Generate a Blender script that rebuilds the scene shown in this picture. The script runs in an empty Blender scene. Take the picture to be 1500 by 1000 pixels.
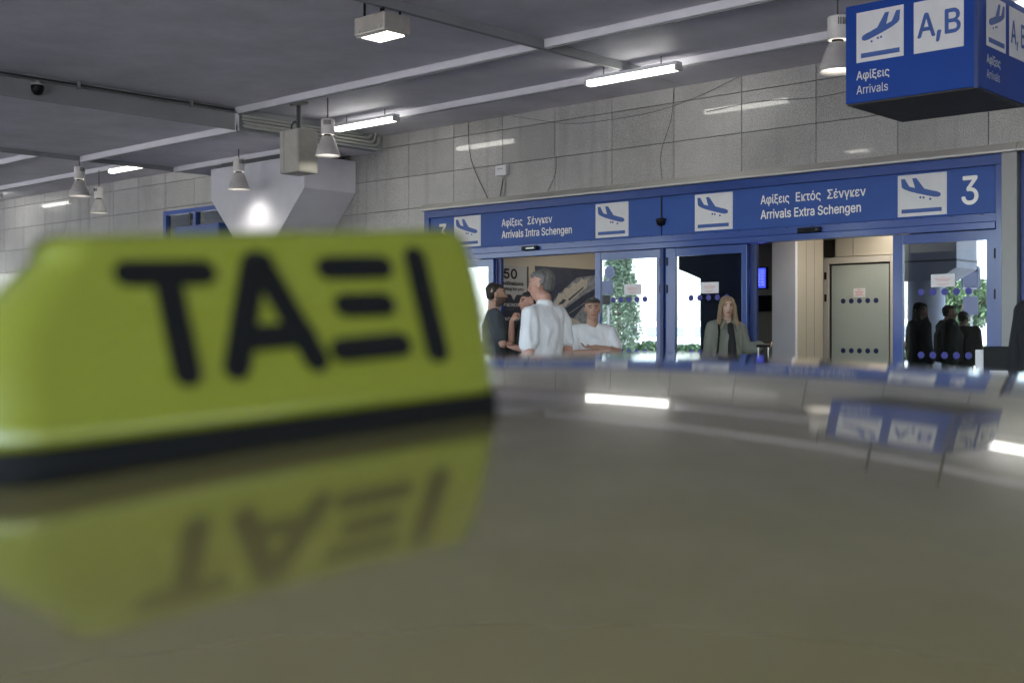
import bpy, bmesh, math, random
from mathutils import Vector, Matrix, noise
R = math.radians
random.seed(7)
scene = bpy.context.scene
COL = scene.collection

# ---------------------------------------------------------------- camera, world, sun, exposure
cam_d = bpy.data.cameras.new('camera'); cam = bpy.data.objects.new('camera', cam_d); COL.objects.link(cam)
scene.camera = cam
YAW = math.atan(1620/1761)
cam.location = (0, 0, 1.4)
cam.rotation_euler = (R(90), 0, YAW)
cam_d.sensor_width = 36; cam_d.lens = 36*1761/1500
cam_d.shift_y = -(10)/1500*1.0
cam_d.clip_start = .01; cam_d.clip_end = 2000
cam_d.dof.use_dof = True; cam_d.dof.focus_distance = 13.0; cam_d.dof.aperture_fstop = 4.0
W = bpy.data.worlds.new('World'); scene.world = W; W.use_nodes = True
nt = W.node_tree; bg = nt.nodes['Background']
sky = nt.nodes.new('ShaderNodeTexSky'); sky.sky_type = 'NISHITA'; sky.sun_disc = False
SUN_EL, SUN_AZ = R(60), R(20)      # sun stands behind the terminal building
sky.sun_elevation = SUN_EL; sky.sun_rotation = SUN_AZ
sky.air_density = 1.0; sky.dust_density = 2.5
nt.links.new(sky.outputs[0], bg.inputs[0]); bg.inputs[1].default_value = .15
sd = bpy.data.lights.new('sun', 'SUN'); sd.energy = 3.0; sd.angle = R(.53); sd.color = (1, .95, .87)
sun = bpy.data.objects.new('sun', sd); COL.objects.link(sun)
sv = Vector((math.sin(SUN_AZ)*math.cos(SUN_EL), math.cos(SUN_AZ)*math.cos(SUN_EL), math.sin(SUN_EL)))
sun.rotation_euler = sv.to_track_quat('Z', 'Y').to_euler(); sun.location = (0, 0, 30)
vs = scene.view_settings; vs.view_transform = 'Standard'; vs.look = 'None'; vs.exposure = 3.85; vs.gamma = 1
vs.use_curve_mapping = False
scene.cycles.max_bounces = 10; scene.cycles.diffuse_bounces = 5; scene.cycles.glossy_bounces = 6
scene.cycles.transmission_bounces = 6; scene.cycles.transparent_max_bounces = 8
scene.cycles.use_denoising = True; scene.cycles.sample_clamp_indirect = 6
scene.cycles.caustics_reflective = False; scene.cycles.caustics_refractive = False

# ---------------------------------------------------------------- materials
MATS = {}
def mat(name, col, rough=.5, metal=0, var=0, vscale=5, bump=0, bscale=50, coat=0, coatr=.05, spec=.5, stretch=None, emit=None, estr=0):
    if name in MATS: return MATS[name]
    m = bpy.data.materials.new(name); m.use_nodes = True; t = m.node_tree; b = t.nodes['Principled BSDF']
    b.inputs['Base Color'].default_value = (*col, 1); b.inputs['Roughness'].default_value = rough
    b.inputs['Metallic'].default_value = metal; b.inputs['Specular IOR Level'].default_value = spec
    b.inputs['Coat Weight'].default_value = coat; b.inputs['Coat Roughness'].default_value = coatr
    if emit: b.inputs['Emission Color'].default_value = (*emit, 1); b.inputs['Emission Strength'].default_value = estr
    if var or bump:
        tc = t.nodes.new('ShaderNodeTexCoord'); mp = t.nodes.new('ShaderNodeMapping')
        t.links.new(tc.outputs['Object'], mp.inputs[0])
        if stretch: mp.inputs['Scale'].default_value = stretch
    if var:
        n = t.nodes.new('ShaderNodeTexNoise'); n.inputs['Scale'].default_value = vscale; n.inputs['Detail'].default_value = 6
        n.inputs['Roughness'].default_value = .65
        t.links.new(mp.outputs[0], n.inputs['Vector'])
        cr = t.nodes.new('ShaderNodeValToRGB'); cr.color_ramp.elements[0].position = .3; cr.color_ramp.elements[1].position = .7
        cr.color_ramp.elements[0].color = (*[c*(1-var) for c in col], 1); cr.color_ramp.elements[1].color = (*[min(1, c*(1+var)) for c in col], 1)
        t.links.new(n.outputs[0], cr.inputs[0]); t.links.new(cr.outputs[0], b.inputs['Base Color'])
        mr = t.nodes.new('ShaderNodeMapRange'); mr.inputs['To Min'].default_value = max(.0, rough*.8); mr.inputs['To Max'].default_value = min(1, rough*1.25+.02)
        t.links.new(n.outputs[0], mr.inputs['Value']); t.links.new(mr.outputs[0], b.inputs['Roughness'])
    if bump:
        n2 = t.nodes.new('ShaderNodeTexNoise'); n2.inputs['Scale'].default_value = bscale; n2.inputs['Detail'].default_value = 4
        t.links.new(mp.outputs[0], n2.inputs['Vector'])
        bp = t.nodes.new('ShaderNodeBump'); bp.inputs['Strength'].default_value = bump; bp.inputs['Distance'].default_value = .01
        t.links.new(n2.outputs[0], bp.inputs['Height']); t.links.new(bp.outputs[0], b.inputs['Normal'])
    MATS[name] = m; return m

def granite_mat():
    m = bpy.data.materials.new('granite'); m.use_nodes = True; t = m.node_tree; b = t.nodes['Principled BSDF']
    tc = t.nodes.new('ShaderNodeTexCoord'); oi = t.nodes.new('ShaderNodeObjectInfo')
    ge = t.nodes.new('ShaderNodeNewGeometry')
    n = t.nodes.new('ShaderNodeTexNoise'); n.inputs['Scale'].default_value = 95; n.inputs['Detail'].default_value = 3
    t.links.new(ge.outputs['Position'], n.inputs['Vector'])
    cr = t.nodes.new('ShaderNodeValToRGB'); e = cr.color_ramp.elements
    e[0].position = .36; e[0].color = (.26, .256, .252, 1); e[1].position = .62; e[1].color = (.48, .474, .464, 1)
    t.links.new(n.outputs[0], cr.inputs[0])
    n2 = t.nodes.new('ShaderNodeTexNoise'); n2.inputs['Scale'].default_value = 1.1; n2.inputs['Detail'].default_value = 8; n2.inputs['Roughness'].default_value = .7
    t.links.new(ge.outputs['Position'], n2.inputs['Vector'])
    mr = t.nodes.new('ShaderNodeMapRange'); mr.inputs['From Min'].default_value = .3; mr.inputs['From Max'].default_value = .7
    mr.inputs['To Min'].default_value = .80; mr.inputs['To Max'].default_value = 1.1
    t.links.new(n2.outputs[0], mr.inputs['Value'])
    mr2 = t.nodes.new('ShaderNodeMapRange'); mr2.inputs['To Min'].default_value = .84; mr2.inputs['To Max'].default_value = 1.1
    t.links.new(oi.outputs['Random'], mr2.inputs['Value'])
    mu = t.nodes.new('ShaderNodeMath'); mu.operation = 'MULTIPLY'; t.links.new(mr.outputs[0], mu.inputs[0]); t.links.new(mr2.outputs[0], mu.inputs[1])
    # dirt runs down the stone
    mp = t.nodes.new('ShaderNodeMapping'); mp.inputs['Scale'].default_value = (6, 6, .35); t.links.new(ge.outputs['Position'], mp.inputs[0])
    n3 = t.nodes.new('ShaderNodeTexNoise'); n3.inputs['Scale'].default_value = 1.0; n3.inputs['Detail'].default_value = 5; t.links.new(mp.outputs[0], n3.inputs['Vector'])
    mr3 = t.nodes.new('ShaderNodeMapRange'); mr3.inputs['From Min'].default_value = .55; mr3.inputs['From Max'].default_value = .8; mr3.inputs['To Min'].default_value = 1; mr3.inputs['To Max'].default_value = .72
    t.links.new(n3.outputs[0], mr3.inputs['Value'])
    mu2 = t.nodes.new('ShaderNodeMath'); mu2.operation = 'MULTIPLY'; t.links.new(mu.outputs[0], mu2.inputs[0]); t.links.new(mr3.outputs[0], mu2.inputs[1])
    vm = t.nodes.new('ShaderNodeVectorMath'); vm.operation = 'SCALE'; t.links.new(cr.outputs[0], vm.inputs[0]); t.links.new(mu2.outputs[0], vm.inputs['Scale'])
    t.links.new(vm.outputs[0], b.inputs['Base Color'])
    b.inputs['Roughness'].default_value = .35
    b.inputs['Coat Weight'].default_value = .55; b.inputs['Coat Roughness'].default_value = .035
    return m

def mix_glass(name, tint, refl, see=.55, rough=.0):
    """coated facade glass: part mirror, part see-through"""
    m = bpy.data.materials.new(name); m.use_nodes = True; t = m.node_tree
    for n in list(t.nodes): t.nodes.remove(n)
    o = t.nodes.new('ShaderNodeOutputMaterial'); g = t.nodes.new('ShaderNodeBsdfGlossy'); g.inputs['Color'].default_value = (*tint, 1); g.inputs['Roughness'].default_value = rough
    tr = t.nodes.new('ShaderNodeBsdfTransparent'); tr.inputs[0].default_value = (see*.9, see*.97, see, 1)
    fr = t.nodes.new('ShaderNodeFresnel'); fr.inputs[0].default_value = 1.45
    mr = t.nodes.new('ShaderNodeMapRange'); mr.inputs['To Min'].default_value = refl; mr.inputs['To Max'].default_value = 1
    t.links.new(fr.outputs[0], mr.inputs['Value'])
    mx = t.nodes.new('ShaderNodeMixShader'); t.links.new(mr.outputs[0], mx.inputs[0]); t.links.new(tr.outputs[0], mx.inputs[1]); t.links.new(g.outputs[0], mx.inputs[2])
    t.links.new(mx.outputs[0], o.inputs[0]); return m

def emis(name, col, s):
    m = bpy.data.materials.new(name); m.use_nodes = True; t = m.node_tree; b = t.nodes['Principled BSDF']
    b.inputs['Base Color'].default_value = (.8, .8, .8, 1); b.inputs['Emission Color'].default_value = (*col, 1); b.inputs['Emission Strength'].default_value = s
    return m

M_granite = granite_mat()
M_joint = mat('joint_backing', (.03, .03, .03), .9)
M_ceil = mat('painted_metal_ceiling', (.63, .61, .68), .62, var=.16, vscale=1.3, bump=.08, bscale=3)
M_rib = mat('pale_painted_rib', (.74, .73, .79), .45, var=.06, vscale=3)
M_plaster = mat('white_painted_concrete', (.62, .62, .68), .6, var=.07, vscale=2.5, bump=.05, bscale=60)
M_beam = mat('grey_painted_beam', (.25, .26, .27), .6, var=.1, vscale=2)
M_blue = mat('blue_powder_coat', (.010, .055, .29), .30, var=.05, vscale=3, coat=.5, coatr=.12)
M_bluepanel = mat('blue_sign_face', (.027, .083, .33), .4, var=.10, vscale=2.2, spec=.3)
M_bluedark = mat('dark_blue_frame', (.008, .03, .16), .35, var=.1, vscale=8)
M_steel = mat('brushed_steel', (.50, .49, .46), .42, metal=.55, var=.12, vscale=6, stretch=(.2, 6, 6))
M_white = mat('white_vinyl', (.66, .67, .70), .45, var=.05, vscale=6)
M_letter = mat('white_letter', (.85, .85, .85), .5)
M_letter2 = mat('pale_grey_letter', (.62, .64, .68), .5)
M_picblue = mat('pictogram_blue', (.03, .09, .33), .45)
M_black = mat('black_plastic', (.006, .006, .007), .45, spec=.2)
M_rubber = mat('black_rubber', (.006, .006, .006), .75, spec=.15)
M_lampwhite = mat('white_lamp_enamel', (.74, .72, .70), .4, var=.08, vscale=9)
M_lampgrey = mat('grey_lamp_spinning', (.52, .50, .49), .45, var=.1, vscale=12)
M_box = mat('beige_grey_housing', (.40, .39, .35), .5, var=.12, vscale=6)
M_pipe = mat('painted_conduit', (.42, .43, .40), .5, var=.1, vscale=6)
M_darkpipe = mat('dark_conduit', (.05, .05, .055), .5)
M_cable = mat('black_cable', (.02, .02, .02), .6)
M_tube = emis('fluorescent_cover', (1, 1, .9), .95)
M_bulb = emis('lamp_glow', (1, .96, .84), 1.2)
M_flood = emis('flood_glow', (1, .97, .88), .9)
M_inner = emis('added_hall_lamp_glow', (1, .91, .78), .78)  # glow of the unseen lamps added to light the hall
M_glass = mix_glass('coated_glass', (.86, .93, 1.0), .34, .50)
M_frost = mat('frosted_glass', (.42, .46, .42), .35, var=.04, vscale=2, coat=.3)
M_dot = mat('blue_safety_dot', (.05, .05, .32), .5)
M_dotdark = mat('navy_safety_dot', (.012, .018, .09), .5)
M_paper = mat('white_paper', (.78, .76, .80), .7)
M_red = mat('faint_red_print', (.72, .36, .38), .7)
M_beige = mat('beige_interior_wall', (.50, .46, .38), .55, var=.05, vscale=1.5)
M_colgrey = mat('daylight_tinted_column', (.80, .80, .88), .55, var=.04, vscale=2)  # grey column face with its daylight tint put into the colour
M_offwhite = mat('offwhite_door_frame', (.55, .52, .46), .5)
M_navy = mat('navy_poster', (.012, .018, .038), .4, var=.3, vscale=3)
M_sea = mat('poster_sea', (.020, .032, .070), .4, var=.45, vscale=7)
M_wake = mat('poster_wake', (.20, .22, .26), .5, var=.5, vscale=14)
M_ship = mat('poster_ship_white', (.42, .40, .37), .5, var=.2, vscale=20)
M_shipdark = mat('poster_ship_dark', (.03, .035, .06), .5)
M_posterhead = mat('poster_grey_head', (.40, .40, .42), .5)
M_floor = mat('paving_stone', (.22, .21, .20), .45, var=.15, vscale=3, bump=.1, bscale=40)
M_asphalt = mat('asphalt', (.05, .05, .052), .85, var=.3, vscale=30, bump=.4, bscale=120)
M_kerb = mat('kerb_concrete', (.33, .32, .30), .8, var=.15, vscale=8, bump=.2, bscale=50)
M_line = mat('road_paint', (.7, .7, .68), .7, var=.15, vscale=12)
M_concrete = mat('raw_concrete', (.74, .77, .84), .7, var=.10, vscale=2, bump=.15, bscale=30)
M_darkcolumn = mat('navy_shade_and_seams', (.08, .105, .16), .5, var=.1, vscale=3)  # column shade put into the colour; also used for dark hall walls and seams
M_taxi = mat('taxi_yellow_paint', (.200, .162, .050), .14, var=.03, vscale=30, coat=1, coatr=.012, spec=.8)
M_sign = mat('taxi_sign_plastic', (.185, .205, .012), .24, var=.03, vscale=9, coat=1, coatr=.06)
M_carglass = mat('car_window_glass', (.012, .014, .015), .04, coat=1, coatr=.01)
M_chrome = mat('wheel_alloy', (.5, .5, .5), .3, metal=1)
M_tyre = mat('tyre_rubber', (.015, .015, .015), .8)
M_headlight = mat('headlight_glass', (.55, .58, .6), .1, coat=1)
M_taillight = mat('red_tail_light', (.35, .01, .01), .15, coat=1)
M_leafdark = mat('cypress_leaf', (.13, .20, .135), .7, var=.35, vscale=3)
M_leaf = mat('tree_leaf', (.12, .19, .10), .7, var=.5, vscale=2)
M_bark = mat('bark', (.12, .09, .06), .9, var=.3, vscale=12)
M_post = mat('galvanised_post', (.20, .21, .23), .5, metal=.6)
M_signback = mat('sign_back_grey', (.018, .024, .045), .6)
M_farwall = mat('far_white_wall', (.75, .75, .73), .7, var=.05, vscale=1)
M_screen = emis('departures_screen', (.03, .05, .95), .09)
M_screenrow = emis('screen_row', (.35, .45, 1), .12)

# ---------------------------------------------------------------- helpers
def link(name, me, m, parent=None, kind=None):
    o = bpy.data.objects.new(name, me); COL.objects.link(o)
    if m is not None and len(me.materials) == 0: me.materials.append(m)
    if parent: o.parent = parent
    if kind: o['kind'] = kind
    return o
def obj(name, bm, m, parent=None, kind=None, smooth=False, loc=None):
    bmesh.ops.recalc_face_normals(bm, faces=bm.faces)
    me = bpy.data.meshes.new(name); bm.to_mesh(me); bm.free()
    if smooth:
        for p in me.polygons: p.use_smooth = True
    o = link(name, me, m, parent, kind)
    if loc: o.location = loc
    return o
def thing(name, label, cat, loc=(0, 0, 0), rz=0, group=None):
    o = bpy.data.objects.new(name, None); COL.objects.link(o); o.location = loc; o.rotation_euler = (0, 0, rz)
    o.empty_display_size = .1
    tag(o, label, cat, group); return o
def tag(o, label, cat, group=None):
    o['label'] = label; o['category'] = cat
    if group: o['group'] = group
    return o
def copy_tree(o, parent=None):
    c = o.copy(); COL.objects.link(c)
    if parent: c.parent = parent
    for ch in list(o.children): copy_tree(ch, c)
    return c
def box(bm, x0, x1, y0, y1, z0, z1, bev=0):
    r = bmesh.ops.create_cube(bm, size=1, matrix=Matrix.Translation(((x0+x1)/2, (y0+y1)/2, (z0+z1)/2)) @ Matrix.Diagonal((abs(x1-x0), abs(y1-y0), abs(z1-z0), 1)))
    if bev:
        es = list({e for v in r['verts'] for e in v.link_edges})
        bmesh.ops.bevel(bm, geom=es, offset=bev, segments=2, affect='EDGES', profile=.6)
    return bm
def bx(name, x0, x1, y0, y1, z0, z1, m, parent=None, bev=0, kind=None):
    return obj(name, box(bmesh.new(), x0, x1, y0, y1, z0, z1, bev), m, parent, kind)
def tube(bm, pts, r, seg=8, cap=True):
    pts = [Vector(p) for p in pts]; rings = []; n = len(pts)
    rs = r if isinstance(r, (list, tuple)) else [r]*n
    t0 = (pts[1]-pts[0]).normalized(); up = Vector((0, 0, 1)) if abs(t0.z) < .9 else Vector((1, 0, 0))
    a = t0.cross(up).normalized()
    for i, p in enumerate(pts):
        t = ((pts[min(i+1, n-1)]-pts[max(i-1, 0)])).normalized()
        a = (a - t*a.dot(t)).normalized(); b = t.cross(a)
        rings.append([bm.verts.new(p + (a*math.cos(2*math.pi*k/seg)+b*math.sin(2*math.pi*k/seg))*rs[i]) for k in range(seg)])
    for i in range(n-1):
        for k in range(seg):
            bm.faces.new((rings[i][k], rings[i][(k+1) % seg], rings[i+1][(k+1) % seg], rings[i+1][k]))
    if cap: bm.faces.new(rings[0][::-1]); bm.faces.new(rings[-1])
    return bm
def lathe(bm, prof, seg=32, c=(0, 0, 0)):
    rings = []
    for (r, z) in prof:
        if r < 1e-5: rings.append([bm.verts.new((c[0], c[1], c[2]+z))])
        else: rings.append([bm.verts.new((c[0]+r*math.cos(2*math.pi*k/seg), c[1]+r*math.sin(2*math.pi*k/seg), c[2]+z)) for k in range(seg)])
    for A, B in zip(rings, rings[1:]):
        for k in range(seg):
            k2 = (k+1) % seg
            if len(A) == 1 and len(B) == 1: continue
            if len(A) == 1: bm.faces.new((A[0], B[k2], B[k]))
            elif len(B) == 1: bm.faces.new((A[k], A[k2], B[0]))
            else: bm.faces.new((A[k], A[k2], B[k2], B[k]))
    return bm
def prism(bm, pts, M, depth):
    """2-D outline (u,v) extruded by depth along the third axis of M"""
    a = [bm.verts.new(M @ Vector((u, v, 0))) for u, v in pts]; b = [bm.verts.new(M @ Vector((u, v, depth))) for u, v in pts]
    bm.faces.new(a); bm.faces.new(b[::-1]); n = len(pts)
    for i in range(n): bm.faces.new((a[i], b[i], b[(i+1) % n], a[(i+1) % n]))
    return bm
def frame(o, u, v, w=None):
    o, u, v = Vector(o), Vector(u), Vector(v); w = Vector(w) if w else u.cross(v)
    return Matrix(((u.x, v.x, w.x, o.x), (u.y, v.y, w.y, o.y), (u.z, v.z, w.z, o.z), (0, 0, 0, 1)))
# a wall seen from -Y: u=+X, v=+Z, outward = -Y ;  a wall seen from +X: u=+Y, v=+Z, outward=+X
def on_front(x, y, z): return frame((x, y, z), (1, 0, 0), (0, 0, 1), (0, -1, 0))
def on_side(x, y, z): return frame((x, y, z), (0, 1, 0), (0, 0, 1), (1, 0, 0))
_F = None
def sans():
    # a plain grotesque that ships with Blender; the built-in face is used where it is missing
    global _F
    if _F is None:
        _F = False
        try:
            import os
            p = os.path.join(bpy.utils.system_resource('DATAFILES'), 'fonts', 'Inter.woff2')
            if os.path.exists(p): _F = bpy.data.fonts.load(p)
        except Exception: _F = False
    return _F
def text(name, s, M, w, h, m, parent, bold=0, depth=.003, hide=False):
    """lettering fitted to a box w x h whose lower left corner is at the origin of M"""
    def raw(body):
        cu = bpy.data.curves.new(name, 'FONT'); cu.body = body; cu.size = 1; cu.resolution_u = 4
        if sans(): cu.font = sans()
        o = bpy.data.objects.new(name, cu); COL.objects.link(o)
        me = bpy.data.meshes.new_from_object(o.evaluated_get(bpy.context.evaluated_depsgraph_get()))
        bpy.data.objects.remove(o); bpy.data.curves.remove(cu); return me
    global _CAP
    if _CAP is None:
        hm_ = raw('H'); _CAP = max(v.co.y for v in hm_.vertices); bpy.data.meshes.remove(hm_)
    me = raw(s); xs = [v.co.x for v in me.vertices]; x0, x1 = min(xs), max(xs)
    sx = w/(x1-x0); sy = h/_CAP; nv = len(me.vertices)
    base = [((v.co.x-x0)*sx, v.co.y*sy) for v in me.vertices]; polys = [list(p.vertices) for p in me.polygons]
    b_ = bold*h; sh = [(0, 0)] if not bold else [(-b_, 0), (b_, 0), (0, b_), (0, -b_)]      # heavier weight: overlaid strokes
    vs_, fs_ = [], []
    for q, (dx, dy) in enumerate(sh):
        o_ = len(vs_); vs_ += [M @ Vector((x+dx, y+dy, depth+q*.00025)) for x, y in base]; fs_ += [[i+o_ for i in p] for p in polys]
    bpy.data.meshes.remove(me); me = bpy.data.meshes.new(name); me.from_pydata(vs_, [], fs_)
    return link(name, me, m, parent)
_CAP = None
def strokes(bm, segs, M, r, depth, n=8):
    for (a, b) in segs:
        a, b = Vector(a), Vector(b); d = (b-a).normalized(); ang = math.atan2(d.y, d.x); pts = []
        for k in range(n+1):
            t = ang-math.pi/2+math.pi*k/n; pts.append((b.x+r*math.cos(t), b.y+r*math.sin(t)))
        for k in range(n+1):
            t = ang+math.pi/2+math.pi*k/n; pts.append((a.x+r*math.cos(t), a.y+r*math.sin(t)))
        prism(bm, pts, M, depth)
    return bm
PLANE = [(.07, .91), (.15, .91), (.20, .80), (.245, .715), (.36, .675), (.30, .91), (.385, .91), (.55, .64), (.70, .585), (.80, .555), (.865, .52), (.885, .475), (.865, .435),
         (.82, .42), (.74, .43), (.60, .475), (.42, .535), (.25, .60), (.13, .665), (.085, .71)]
def pictogram(parent, M, w, h, mirror=False, bar=M_picblue):
    """landing aircraft over a runway bar, on a white square"""
    bg_ = bmesh.new(); prism(bg_, [(0, 0), (w, 0), (w, h), (0, h)], M, .004); obj_ = obj('pictogram_plate', bg_, M_white, parent)
    bm = bmesh.new(); f = (lambda x: 1-x) if mirror else (lambda x: x)
    M2 = M @ Matrix.Translation((0, 0, .0045))
    prism(bm, [(f(x)*w, y*h) for x, y in PLANE], M2, .002)
    prism(bm, [(f(x)*w, y*h) for x, y in [(.08, .08), (.9, .08), (.9, .175), (.08, .175)]], M2, .002)
    for (cx, cy) in ((.47, .44), (.535, .43), (.67, .385)):
        prism(bm, [((f(cx)+.024*math.cos(t*math.pi/4))*w, cy*h+.024*w*math.sin(t*math.pi/4)) for t in range(8)], M2, .002)
    obj('aircraft_symbol', bm, bar, parent)
    return obj_

# ---------------------------------------------------------------- ground
CEIL = 4.37
bx('road', -400, 400, -400, 2.0, -.5, 0, M_asphalt, kind='structure')
bx('far_ground', -400, 400, 2.15, 400, -.5, -.02, M_asphalt, kind='structure')
for i, (a, b) in enumerate(((-60, 30),)):
    k = bx('pavement', a, b, 2.15, 11.9, -.3, .14, M_floor, kind='structure')
    ke = thing('kerb', 'row of pale concrete kerb stones along the pavement edge', 'kerb', (0, 2.0, 0))
    km = box(bmesh.new(), 0, .99, 0, .146, -.3, .145, .012); kme = None
    for j in range(90):
        if kme is None:
            o = obj('kerb_stone', km, M_kerb, ke); kme = o
        else:
            o = kme.copy(); COL.objects.link(o)
        o.location = (a+j*1.0, 0, 0)
for j in range(12):
    o = bx('lane_marking', -40+j*6, -37+j*6, -2.6, -2.48, 0, .004, M_line, kind='structure')
bx('far_pavement', -120, 60, -30, -7.2, -.3, .13, M_kerb, kind='structure')

# ---------------------------------------------------------------- canopy ceiling
YF = -6.5                                       # front edge of the canopy over the road
XB0, XB1 = -17.9, -13.66                        # the lower bay
can = thing('canopy', 'grey underside of the canopy above the pavement with pale ribs', 'canopy')
def ceil_panel(x0, x1, y0, y1, z, nm='ceiling_panel'): return bx(nm, x0, x1, y0, y1, z, z+.06, M_ceil, can)
YR1, YR2 = 9.36, 11.03
xs = [30, 22, 14, 6.9, -.65, -8.2, -13.66]
for i in range(len(xs)-1):
    xm = (xs[i]+xs[i+1])/2
    for (ya, yb) in ((YF, -2.5), (-2.496, 1.5), (1.504, 5.4), (5.404, YR1-.01)):
        ceil_panel(xs[i+1]+.006, xm-.0015, ya, yb, CEIL+.075); ceil_panel(xm+.0015, xs[i]-.006, ya, yb, CEIL+.075)
    ceil_panel(xs[i+1]+.006, xs[i]-.006, YR1+.01, YR2, CEIL+.075)
    ceil_panel(xs[i+1]+.006, xs[i]-.006, YR2+.035, 12.2, CEIL+.002)
for (y0, y1) in ((YF, 2.0), (2.012, YR1-.01), (YR1+.01, YR2)): ceil_panel(XB0, XB1-.01, y0, y1, 4.14+.075)
ceil_panel(XB0, XB1-.01, YR2+.035, 12.2, 4.14+.002)
xl = [XB0, -25.4, -33, -41, -60]
for i in range(4):
    for (y0, y1) in ((YF, YR1-.01), (YR1+.01, YR2)): ceil_panel(xl[i+1]+.006, xl[i]-.006, y0, y1, CEIL+.075)
    ceil_panel(xl[i+1]+.006, xl[i]-.006, YR2+.035, 12.2, CEIL+.002)
# sides of the lower bay
bx('bay_side_board', XB1-.008, XB1, YF, 12.0, 4.142, CEIL+.075, M_beam, can)
bx('bay_side_board', XB0, XB0+.008, YF, 12.0, 4.142, CEIL+.075, M_beam, can)
# ribs along the wall: a deep pale face and a thin trim below
def rib_x(x0, x1, y, z, h=.082):
    r = bx('ceiling_rib', x0, x1, y, y+.03, z, z+h, M_rib, can)
    bx('rib_trim', x0, x1, y+.032, y+.052, z-.012, z+.004, M_beam, r)
for (x0, x1) in ((-8.16, 30), (XB1, -8.24)):
    rib_x(x0, x1, YR1, CEIL-.008); rib_x(x0, x1, YR2, CEIL-.004)
for (x0, x1, z) in ((XB0+.01, XB1+.02, 4.14), (-60, XB0-.35, CEIL)):
    rib_x(x0, x1, YR1, z-.008); rib_x(x0, x1, YR2, z-.004)
for xr in (-8.2, -.65, 6.9, 14):
    r_ = bx('cross_rib', xr-.03, xr+.03, YF, YR2-.01, CEIL-.018, CEIL+.074, M_beam, can)
# vertical end post where the lower bay starts
bx('rib_end_post', XB1-.05, XB1+.02, YR1-.005, YR1+.05, 4.135, CEIL+.07, M_rib, can)
bx('rib_end_post', XB1-.05, XB1+.02, YR2-.005, YR2+.05, 4.135, CEIL+.07, M_rib, can)
# canopy top slab and fascia
bx('roof_slab', -60, 30, YF-.2, 12, 4.62, 5.0, M_beam, can)
bx('fascia_board', -60, 30, YF-.26, YF-.2, 4.36, 5.1, M_rib, can)

# ---------------------------------------------------------------- granite wall, tile by tile
wall = thing('granite_wall', 'polished speckled grey granite tile wall behind the arrivals doors', 'wall', (0, 12, 0))
TX0, TW = -5.54, .9432
rows = [4.40, 4.19, 3.72, 3.245, 2.77, 2.295, 1.82, 1.345, .87, .395, .0]
holes = [(-12.70, -2.0, -1, 3.262), (-19.70, -15.75, -1, 3.66)]
tile_cache = {}
def tile(x0, x1, z0, z1):
    if x1-x0 < .03 or z1-z0 < .03: return
    g = .004; key = (round(x1-x0, 3), round(z1-z0, 3))
    if key not in tile_cache:
        o = obj('tile', box(bmesh.new(), 0, x1-x0-2*g, -.02, .012, 0, z1-z0-2*g, .0015), M_granite, wall); tile_cache[key] = o
    else:
        o = tile_cache[key].copy(); COL.objects.link(o)
    o.location = (x0+g, random.uniform(-.0015, .0015), z0+g); o.rotation_euler = (random.uniform(-.001, .001), 0, random.uniform(-.0012, .0012))
for n in range(-4, 24):
    x1 = TX0-TW*n; x0 = x1-TW
    if n >= 23: continue
    for zt, zb in zip(rows, rows[1:]):
        a, b, c_, d = x0, x1, zb, zt; skip = False
        for (hx0, hx1, hz0, hz1) in holes:
            if a < hx1 and b > hx0 and c_ < hz1:
                if a >= hx0-.01 and b <= hx1+.01 or (a < hx0 and b > hx0 and False):
                    if d <= hz1+.02: skip = True
                    else: c_ = hz1
                else:
                    if d <= hz1+.02:
                        if a < hx0: b = min(b, hx0)
                        else: a = max(a, hx1)
                    else:
                        c_ = max(c_, zb)
        if skip: continue
        tile(a, b, c_, d)
# wall core behind the tiles
for (x0, x1, z0, z1) in ((-60, -19.70, 0, 8), (-19.70, -15.75, 3.66, 8), (-15.75, -12.70, 0, 8), (-12.70, -2.0, 3.262, 8), (-2.0, 40, 0, 8)):
    bx('wall_core', x0, x1, .013, .25, z0, z1, M_joint, wall)
bx('wall_render', -60, TX0-TW*23-.01, -.02, .012, 0, 4.4, M_plaster, wall)
bx('wall_render', TX0+TW*4+.01, 40, -.02, .012, 0, 4.4, M_plaster, wall)
bd = bx('terminal_building', -60, 40, 12.3, 42, 4.7, 9, M_farwall)
tag(bd, 'upper block of the terminal building over the entrance', 'building')

# ---------------------------------------------------------------- main entrance
ent = thing('entrance_portal', 'wide blue framed arrivals entrance with sign band reading 3 at both ends', 'entrance', (0, 11.94, 0))
# local y: 0 = front face of the blue frame (world y 11.94)
Z0 = .14
def eb(nm, x0, x1, y0, y1, z0, z1, m=M_blue, p=ent, bev=.004): return bx(nm, x0, x1, y0, y1, z0, z1, m, p, bev)
eb('header_beam', -12.68, -4.42, -.03, .12, 3.072, 3.17)
eb('lower_beam', -12.58, -4.502, -.022, .12, 2.515, 2.60)
eb('door_head', -12.58, -4.502, -.045, .12, 2.442, 2.512)
eb('jamb', -12.68, -12.582, -.03, .12, Z0, 3.07)
eb('jamb', -4.50, -4.42, -.03, .12, Z0, 3.07)
eb('mullion', -8.526, -8.478, -.03, .12, Z0, 2.44, M_bluedark)
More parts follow.
